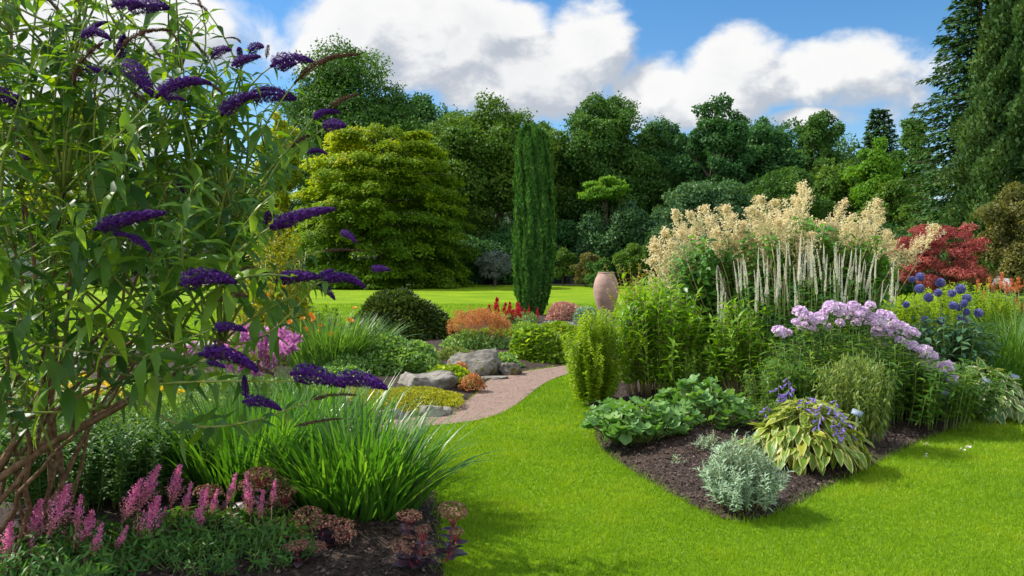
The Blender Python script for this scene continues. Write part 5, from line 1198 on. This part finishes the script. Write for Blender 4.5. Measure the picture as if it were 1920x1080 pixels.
# flowers: base px, tip px, distance, kind (f flower, s spent), relative thickness
FL = [((30, 192), (-30, 165), 3.3, 'f', 1), ((158, 65), (205, 52), 3.5, 'f', 1.2), ((160, 130), (207, 140), 3.5, 'f', 1.2), ((140, 150), (160, 70), 3.5, 's', 1.3), ((240, 125), (285, 170), 3.4, 'f', 1.2), ((300, 175), (380, 128), 3.3, 'f', 1.1), ((310, 185), (345, 182), 3.4, 'f', .9),
      ((225, 110), (230, 60), 3.6, 'f', 1.0), ((232, 85), (300, 30), 3.5, 's', 1.1), ((250, 15), (312, 14), 3.6, 'f', 1.1), ((215, 10), (270, 2), 3.5, 'f', .9), ((110, 22), (90, -20), 3.5, 's', 1.2), ((140, 5), (158, -12), 3.5, 's', 1), ((300, 108), (262, 62), 3.5, 's', .6), ((332, 78), (318, 45), 3.6, 's', .6),
      ((400, 105), (430, 84), 3.5, 'f', 1.1), ((440, 120), (485, 108), 3.4, 'f', 1.0), ((450, 105), (448, 80), 3.5, 'f', 1.0), ((470, 95), (492, 80), 3.5, 'f', .9), ((515, 120), (580, 102), 3.4, 'f', 1.3), ((530, 130), (555, 120), 3.4, 'f', .8), ((562, 145), (660, 77), 3.4, 's', 1.2), ((390, 110), (360, 75), 3.6, 's', .6), ((450, 78), (430, 60), 3.6, 's', .6), ((500, 105), (505, 75), 3.6, 's', .6), ((378, 15), (360, -30), 3.6, 's', .6), ((388, 20), (365, 0), 3.6, 's', .5),
      ((420, 210), (470, 165), 3.4, 'f', 1.2), ((470, 175), (530, 160), 3.5, 's', 1.1), ((480, 180), (550, 182), 3.5, 'f', 1.1), ((590, 220), (630, 195), 3.3, 'f', 1.2), ((620, 200), (670, 176), 3.3, 's', 1.1), ((612, 238), (646, 234), 3.3, 'f', 1.0), ((580, 285), (612, 277), 3.3, 'f', 1.0), ((545, 275), (585, 255), 3.4, 's', 1.1), ((350, 150), (420, 155), 3.5, 's', 1.1), ((250, 175), (285, 190), 3.5, 's', 1.0),
      ((190, 425), (305, 412), 3.1, 'f', 1.1), ((245, 445), (285, 465), 3.1, 'f', .9), ((215, 438), (245, 445), 3.1, 'f', .8), ((500, 415), (510, 385), 3.2, 'f', 1.0), ((518, 420), (622, 402), 3.1, 'f', 1.0), ((510, 428), (545, 425), 3.2, 'f', .9), ((350, 528), (436, 515), 3.1, 'f', 1.2), ((452, 508), (525, 508), 3.2, 's', 1.2), ((528, 523), (595, 524), 3.1, 'f', 1.0), ((595, 525), (620, 500), 3.1, 'f', 1.1), ((615, 523), (682, 515), 3.05, 'f', 1.1), ((600, 535), (628, 558), 3.1, 'f', 1), ((643, 437), (668, 448), 3.1, 'f', .9),
      ((700, 505), (730, 505), 3.1, 'f', .8), ((415, 562), (470, 545), 3.1, 's', 1.3), ((405, 615), (460, 612), 3.0, 'f', 1.1), ((405, 640), (435, 648), 3.0, 's', 1), ((385, 662), (485, 668), 2.95, 'f', 1.1), ((392, 680), (420, 690), 2.95, 'f', 1.0), ((440, 680), (507, 705), 3.0, 's', 1.1), ((460, 740), (458, 703), 2.95, 'f', 1.1), ((462, 752), (526, 758), 2.9, 'f', 1.0), ((556, 700), (642, 718), 2.95, 'f', 1.2), ((560, 715), (580, 722), 2.95, 'f', .8), ((640, 712), (722, 716), 2.9, 'f', 1.0), ((590, 748), (665, 742), 3.0, 's', .5), ((560, 798), (640, 795), 3.0, 's', .5),
      ((610, 470), (680, 480), 3.3, 's', .5), ((330, 345), (350, 360), 3.6, 'f', .7), ((30, 290), (50, 300), 3.7, 'f', .8), ((170, 60), (190, 30), 3.6, 'f', .9), ((405, 250), (440, 235), 3.7, 's', .8)]
sb, lb = MB(), MB()
NS = 15
stems = []
for i in range(NS):
    a = uni(0, 6.28); b = np.array([math.cos(a) * .28, math.sin(a) * .22, -.03])
    stems.append((b, i))
# principal stems: visible brown canes fanning from the base
TIPS = [(20, 60, 4.4), (60, 250, 4.0), (185, 120, 4.3), (270, 60, 4.5), (330, 330, 4.1), (430, 240, 4.4), (440, 420, 3.9), (120, 360, 3.7), (-60, 150, 4.2), (240, 500, 3.7), (330, 640, 3.6), (-20, 500, 3.4), (520, 330, 4.4), (360, 60, 4.3), (150, -60, 4.1)]
main = []
for (b, i), (x, y, D) in zip(stems, TIPS):
    e = at(x, y, D) - bush_c
    q = branch_path(b, e, 14, .10); q[1:-1] += rng.normal(0, .025, (12, 3))
    main.append(q); sb.tubes(q, np.linspace(uni(.010, .017), .005, 14), 7, rnd=uni(0, 1))
# thick leaning cane over the astilbes
q = branch_path(np.array([-.5, -.3, 0.0]), at(300, 715, 3.9) - bush_c, 14, -.02); main.append(q); sb.tubes(q, np.linspace(.030, .011, 14), 8, rnd=.4)
q = branch_path(q[5], at(215, 600, 3.9) - bush_c, 10, .02); main.append(q); sb.tubes(q, np.linspace(.022, .008, 10), 6)
q = branch_path(main[-2][8], at(420, 640, 3.6) - bush_c, 10, .05); main.append(q); sb.tubes(q, np.linspace(.016, .006, 10), 6)
MP = np.concatenate([m[5:] for m in main])
tw = MB()
LP, LD, LN, LS, LR = [], [], [], [], []
def shoot(e, end_dir, leaf0=.30, gap=.075, L=.19, tipleaf=True, s=None):
    """leafy shoot from the nearest lower cane to point e, opposite leaf pairs"""
    if s is None:
        dd = np.linalg.norm((MP - e) * np.array([1, 1, .75]), axis=1) + np.where(MP[:, 2] > e[2] - .12, .8, 0) + rng.random(len(MP)) * .35
        s = MP[np.argmin(dd)]
    v = e - s; ln = np.linalg.norm(v)
    K = 12; t = np.linspace(0, 1, K)[:, None]
    m = e - nrm(np.asarray(end_dir, float)) * ln * .45
    q = (1 - t) ** 2 * s + 2 * t * (1 - t) * m + t * t * e
    tw.tubes(q, np.linspace(.006 + .002 * ln, .0028, K), 5, rnd=uni(.1, .9))
    n = max(3, int(ln * (1 - leaf0 * .6) / gap)); tt = np.linspace(leaf0, .985, n); a0 = uni(0, 3.14); r0 = uni(.15, .75)
    for k, u in enumerate(tt):
        p = np.array([np.interp(u, t[:, 0], q[:, i]) for i in range(3)]); dr = nrm(q[min(int(u * 11) + 1, 11)] - q[int(u * 11)] if int(u * 11) < 11 else q[11] - q[10])
        A = nrm(np.cross(dr, np.array([.1, .2, 1.]))); B = np.cross(dr, A); ph = a0 + k * math.pi / 2
        sz = L * (1 - .62 * max(0, u - .45) / .55) * uni(.75, 1.15)
        for sg in (0, math.pi):
            if rng.random() < .06: continue
            o = math.cos(ph + sg) * A + math.sin(ph + sg) * B
            d = o * .85 + dr * .45 + np.array([0, 0, -.42 * rng.random()]) + rng.normal(0, .26, 3)
            LP.append(p); LD.append(d); LN.append(np.array([0, 0, 1.]) + dr * .35 + rng.normal(0, .3, 3)); LS.append(sz); LR.append(np.clip(r0 + rng.normal(0, .24) + .25 * max(0, u - .7), 0, 1))
for (bpx, tpx, D, kind, th) in FL:
    b = at(*bpx, D) - bush_c; D2 = D + uni(-.1, .06); e = at(*tpx, D2) - bush_c
    v = e - b; L = np.linalg.norm(v) * 1.06
    z = nrm(v + np.array([0, 0, .22 * L])); g = np.array([0, 0, -1.]) * .9 + np.array([v[0], v[1], 0]) * .4; x = nrm(g - (g @ z) * z)
    if kind == 's': x = nrm(x + rng.normal(0, .3, 3)); x = nrm(x - (x @ z) * z)
    y = np.cross(z, x)
    w = max(.5, min(1.15, .20 * th / L)) * L if kind == 'f' else L * max(.7, min(1.6, .22 * th / L))
    m4 = Matrix(((x[0] * L, y[0] * w, z[0] * L, b[0]), (x[1] * L, y[1] * w, z[1] * L, b[1]), (x[2] * L, y[2] * w, z[2] * L, b[2]), (0, 0, 0, 1)))
    m4 = Matrix(((x[0] * w, y[0] * w, z[0] * L, b[0]), (x[1] * w, y[1] * w, z[1] * L, b[1]), (x[2] * w, y[2] * w, z[2] * L, b[2]), (0, 0, 0, 1)))
    link('flower_spike' if kind == 'f' else 'spent_spike', pick(SP_F if kind == 'f' else SP_S), bush, mat4=m4)
    if rng.random() < (.85 if bpx[1] < 400 else .6): shoot(b, z + np.array([0, 0, .1]), leaf0=.45, L=.17)
# filler shoots throughout the crown
OUT = np.array([(-140, -160), (60, -160), (330, -60), (420, 70), (540, 150), (585, 260), (560, 420), (640, 500), (560, 600), (570, 660), (430, 670), (270, 690), (170, 730), (0, 790), (-140, 790)], float)
cnt = 0
while cnt < 370:
    x, y = uni(-140, 640), uni(-160, 800)
    if not inside(np.array([[x, y]]), OUT)[0]: continue
    # keep a thinner lower right quarter so that the garden shows through
    if y > 420 and rng.random() < .22 + .40 * (x > 150): continue
    if y > 390 and x > 400 and rng.random() < .82: continue
    if y < 330 and x > 330 and rng.random() < .6: continue
    if y < 130 and rng.random() < .45: continue
    D = uni(3.3, 5.0) if rng.random() < .86 else uni(3.0, 3.3); D = max(D, 3.75) if y < 230 and x > 100 else D; e = at(x, y, D) - bush_c
    if e[2] < .55: continue
    dirv = nrm(np.array([e[0] * .5, e[1] * .5 - .1, .8]) + rng.normal(0, .35, 3)); shoot(e, dirv, leaf0=.35, L=uni(.15, .22)); cnt += 1
lb.inst(LANCE, np.array(LP), np.array(LD), np.array(LN), np.array(LS), np.array(LR), wid=uni(.9, 1.3, len(LP)))
lb.build('foliage', BM['leaf'], bush); tw.build('twig', m_twig, bush); sb.build('cane', m_bark_red, bush)

# ------------------------------------------------------------------ strappy clumps in front
strap_clump('iris', 'big fan of bright green strap leaves beside the lawn edge', 672, 985, 620, .80, .36, .26, 'strap', .0115, bend=(.15, 1.25), lean=(.05, .75), D=5.0)
strap_clump('iris', 'dense upright green strap leaves under the purple flower spikes', 470, 940, 700, .78, .46, .3, 'strap', .0115, bend=(.1, 1.1), lean=(.03, .6), D=5.4)
strap_clump('iris', 'strap leaf clump behind the other two, reaching to the path', 590, 900, 560, .82, .42, .28, 'strap', .0115, bend=(.1, 1.2), lean=(.03, .65), D=6.1)
# feathery greens
clump('fennel', 'feathery green plant in the shade below the butterfly bush canes', 150, 960, 5.1, 1.1, .8, .62, 120, .075, .003, 'fennel', T=KITEN, per=46, t0=.08, elev=30, spread=1.3, base=.8)
clump('fennel', 'second feathery green plant right of the leaning cane', 300, 920, 5.3, .8, .6, .50, 80, .07, .003, 'fennel', T=KITEN, per=46, t0=.08, elev=30, spread=1.3, base=.8)
clump('woodland_perennial', 'loose green perennial behind the canes at the left edge', 60, 850, 6.3, 1.6, .8, .70, 110, .09, .004, 'gera', per=22, t0=.1, elev=20, spread=1.2, base=.85)
clump('woodland_perennial', 'green leafy perennial behind the strap leaves below the bergamot', 400, 830, 6.9, 1.7, .6, .42, 120, .08, .004, 'geralime', per=18, t0=.1, elev=20, spread=1.2, base=.85)

# ------------------------------------------------------------------ astilbes in front
AST = [('astilbe', 'pink astilbe in the lower left corner with the broadest plumes', 100, 1080, 4.05, .75, [(126, 918, 88, 1012, 3), (75, 943, 55, 1030, 2), (118, 1003, 85, 1085, 2), (37, 1044, 25, 1095, 0), (152, 932, 141, 1002, 1), (20, 985, 8, 1070, 2), (60, 1015, 55, 1075, 1), (100, 1040, 96, 1085, 1), (132, 1030, 125, 1078, 1)]),
       ('astilbe', 'pink astilbe with one wide bright plume right of the corner one', 175, 1085, 4.0, .55, [(171, 967, 148, 1062, 3), (190, 986, 172, 1050, 1), (238, 989, 212, 1040, 1), (205, 1020, 196, 1072, 1), (160, 1045, 156, 1090, 0)]),
       ('astilbe', 'pink astilbe with tall fading plumes below the leaning cane', 255, 1060, 4.25, .7, [(262, 904, 228, 985, 2), (295, 879, 258, 962, 2), (294, 940, 258, 1035, 3), (310, 955, 292, 1010, 1)]),
       ('astilbe', 'pink astilbe with upright plumes before the dense strap leaves', 350, 1050, 4.35, .75, [(336, 877, 320, 955, 2), (358, 909, 342, 968, 1), (379, 926, 366, 1015, 1), (407, 921, 394, 968, 1), (340, 1010, 335, 1045, 0), (388, 915, 380, 970, 0)]),
       ('astilbe', 'pink astilbe with narrow plumes next to the brown stonecrop heads', 455, 1050, 4.4, .7, [(441, 892, 426, 948, 1), (462, 895, 470, 972, 1), (494, 920, 486, 976, 0), (516, 899, 509, 950, 0), (443, 963, 434, 995, 0), (448, 1021, 443, 1050, 0), (480, 1030, 474, 1064, 0)])]
for (nm, label, px_, py, D, w, pl) in AST:
    r_, c = plant(nm, label, px_, py, D=D, z=.05); ps, lb, st = MB(), MB(), MB()
    tops = []
    for (x, y, bx, by, wi) in pl:
        D_ = D + uni(-.12, .15); e = at(x, y, D_) - c; b = at(bx, by, D_) - c; v = e - b; L = float(np.linalg.norm(v)) * 1.06
        put('flower_plume', PL_ASTILBE[wi], r_, b, v / L, (L * 1.25, L * 1.25, L)); g = b * np.array([.8, .8, 0]); ps.tubes(branch_path(g, b, 6, .03), np.linspace(.004, .003, 6), 5)
    n = 130; a = uni(0, 6.28, n); q = np.sqrt(rng.random(n)); tips = np.stack([np.cos(a) * q * w * .62, np.sin(a) * q * .34, .17 * (1 - .45 * q * q) * uni(.5, 1.15, n)], -1)
    stand(lb, st, n, 1, 1, 1, tips=tips, bases=tips * np.array([.4, .4, 0]), T=LANCE3, L=.07, per=12, t0=.4, elev=15, taper=.1, stem_r=.002)
    lb.build('foliage', PM['astleaf'], r_); ps.build('flower_stem', m_stem_straw, r_); st.build('stem', m_stem_red, r_)

clump('leafy_perennial', 'low dark green leaf carpet at the bottom edge beside the brown stonecrop heads', 440, 1085, 4.1, .85, .5, .15, 110, .06, .002, 'astleaf', per=10, t0=.3, elev=15, spread=1.2, base=.85, z=.05)
# stonecrops with flat brown heads
SED = [dome_mesh('stonecrop_head', PM['sedhead'], 190, .085, .42, T=T_floret(5, .3, .2)) for _ in range(3)]
SD = [('purple leaved stonecrop at the lawn edge with the tallest flat head', 835, 1080, 4.12, [(849, 953, 50), (855, 993, 26)], 'p'),
      ('purple leaved stonecrop with red stems left of the tallest one', 775, 1085, 4.05, [(762, 1018, 52), (795, 1029, 36), (793, 988, 26)], 'p'),
      ('stonecrop with a single thick pink stem at the iris fan edge', 765, 1030, 4.45, [(767, 964, 44)], 'p'),
      ('brown stonecrop on the mulch with a row of drooping heads', 612, 1050, 4.35, [(578, 962, 46), (604, 975, 48), (640, 982, 42), (646, 1000, 40)], 'g'),
      ('brown stonecrop with orange tinted heads in front of the mulch', 562, 1085, 4.08, [(556, 1020, 46), (592, 1022, 34)], 'p'),
      ('brown stonecrop behind the narrow astilbe plumes', 520, 1010, 4.7, [(488, 884, 52), (515, 900, 44), (535, 918, 40), (528, 940, 42), (470, 905, 40), (390, 918, 46)], 'g')]
for (label, px_, py, D, hs, _) in SD:
    r_, c = plant('stonecrop', label, px_, py, D=D, z=.05); sb, lb, rb = MB(), MB(), MB()
    P_, D_l, S_l = [], [], []
    for (x, y, w) in hs:
        D_ = D + uni(-.05, .08); p = at(x, y, D_) - c; s_ = w / F * D_ * 1.2
        m4 = frame(p - np.array([0, 0, .012]), (uni(-.15, .15), uni(-.3, .05), 1), (s_, s_, s_ * .8), uni(0, 6)); link('flower_head', pick(SED), r_, mat4=m4)
        b = p * np.array([.12, .12, 0]); k = p - np.array([0, 0, min(.10, p[2] * .4)]); q = branch_path(b, k, 7, .02); sb.tubes(q, np.linspace(.0065, .005, 7), 6)
        for j in range(9):
            a = j * 2.4; e = p + np.array([math.cos(a) * s_ * .34, math.sin(a) * s_ * .34, -.008]); sb.tubes(branch_path(k, e, 4, .06), np.linspace(.0035, .002, 4), 4)
        for j, u in enumerate(np.linspace(.15, .92, 7)):
            pt = np.array([np.interp(u, np.linspace(0, 1, 7), q[:, i]) for i in range(3)])
            for sg in (0, math.pi):
                a = j * 1.57 + sg + uni(-.3, .3); P_.append(pt); D_l.append(np.array([math.cos(a), math.sin(a), uni(.1, .6)])); S_l.append(uni(.075, .11) * (1.1 - .5 * u))
    n = len(P_); lb.inst(T_leaf(.3, 4, .3, .1, .55), np.array(P_), np.array(D_l), np.array([0, 0, 1.]) + rv(n, .3), np.array(S_l), np.clip(rng.normal(.45, .25, n), 0, 1))
    lb.build('foliage', PM['sedleaf'], r_); sb.build('stem', m_stem_red, r_)
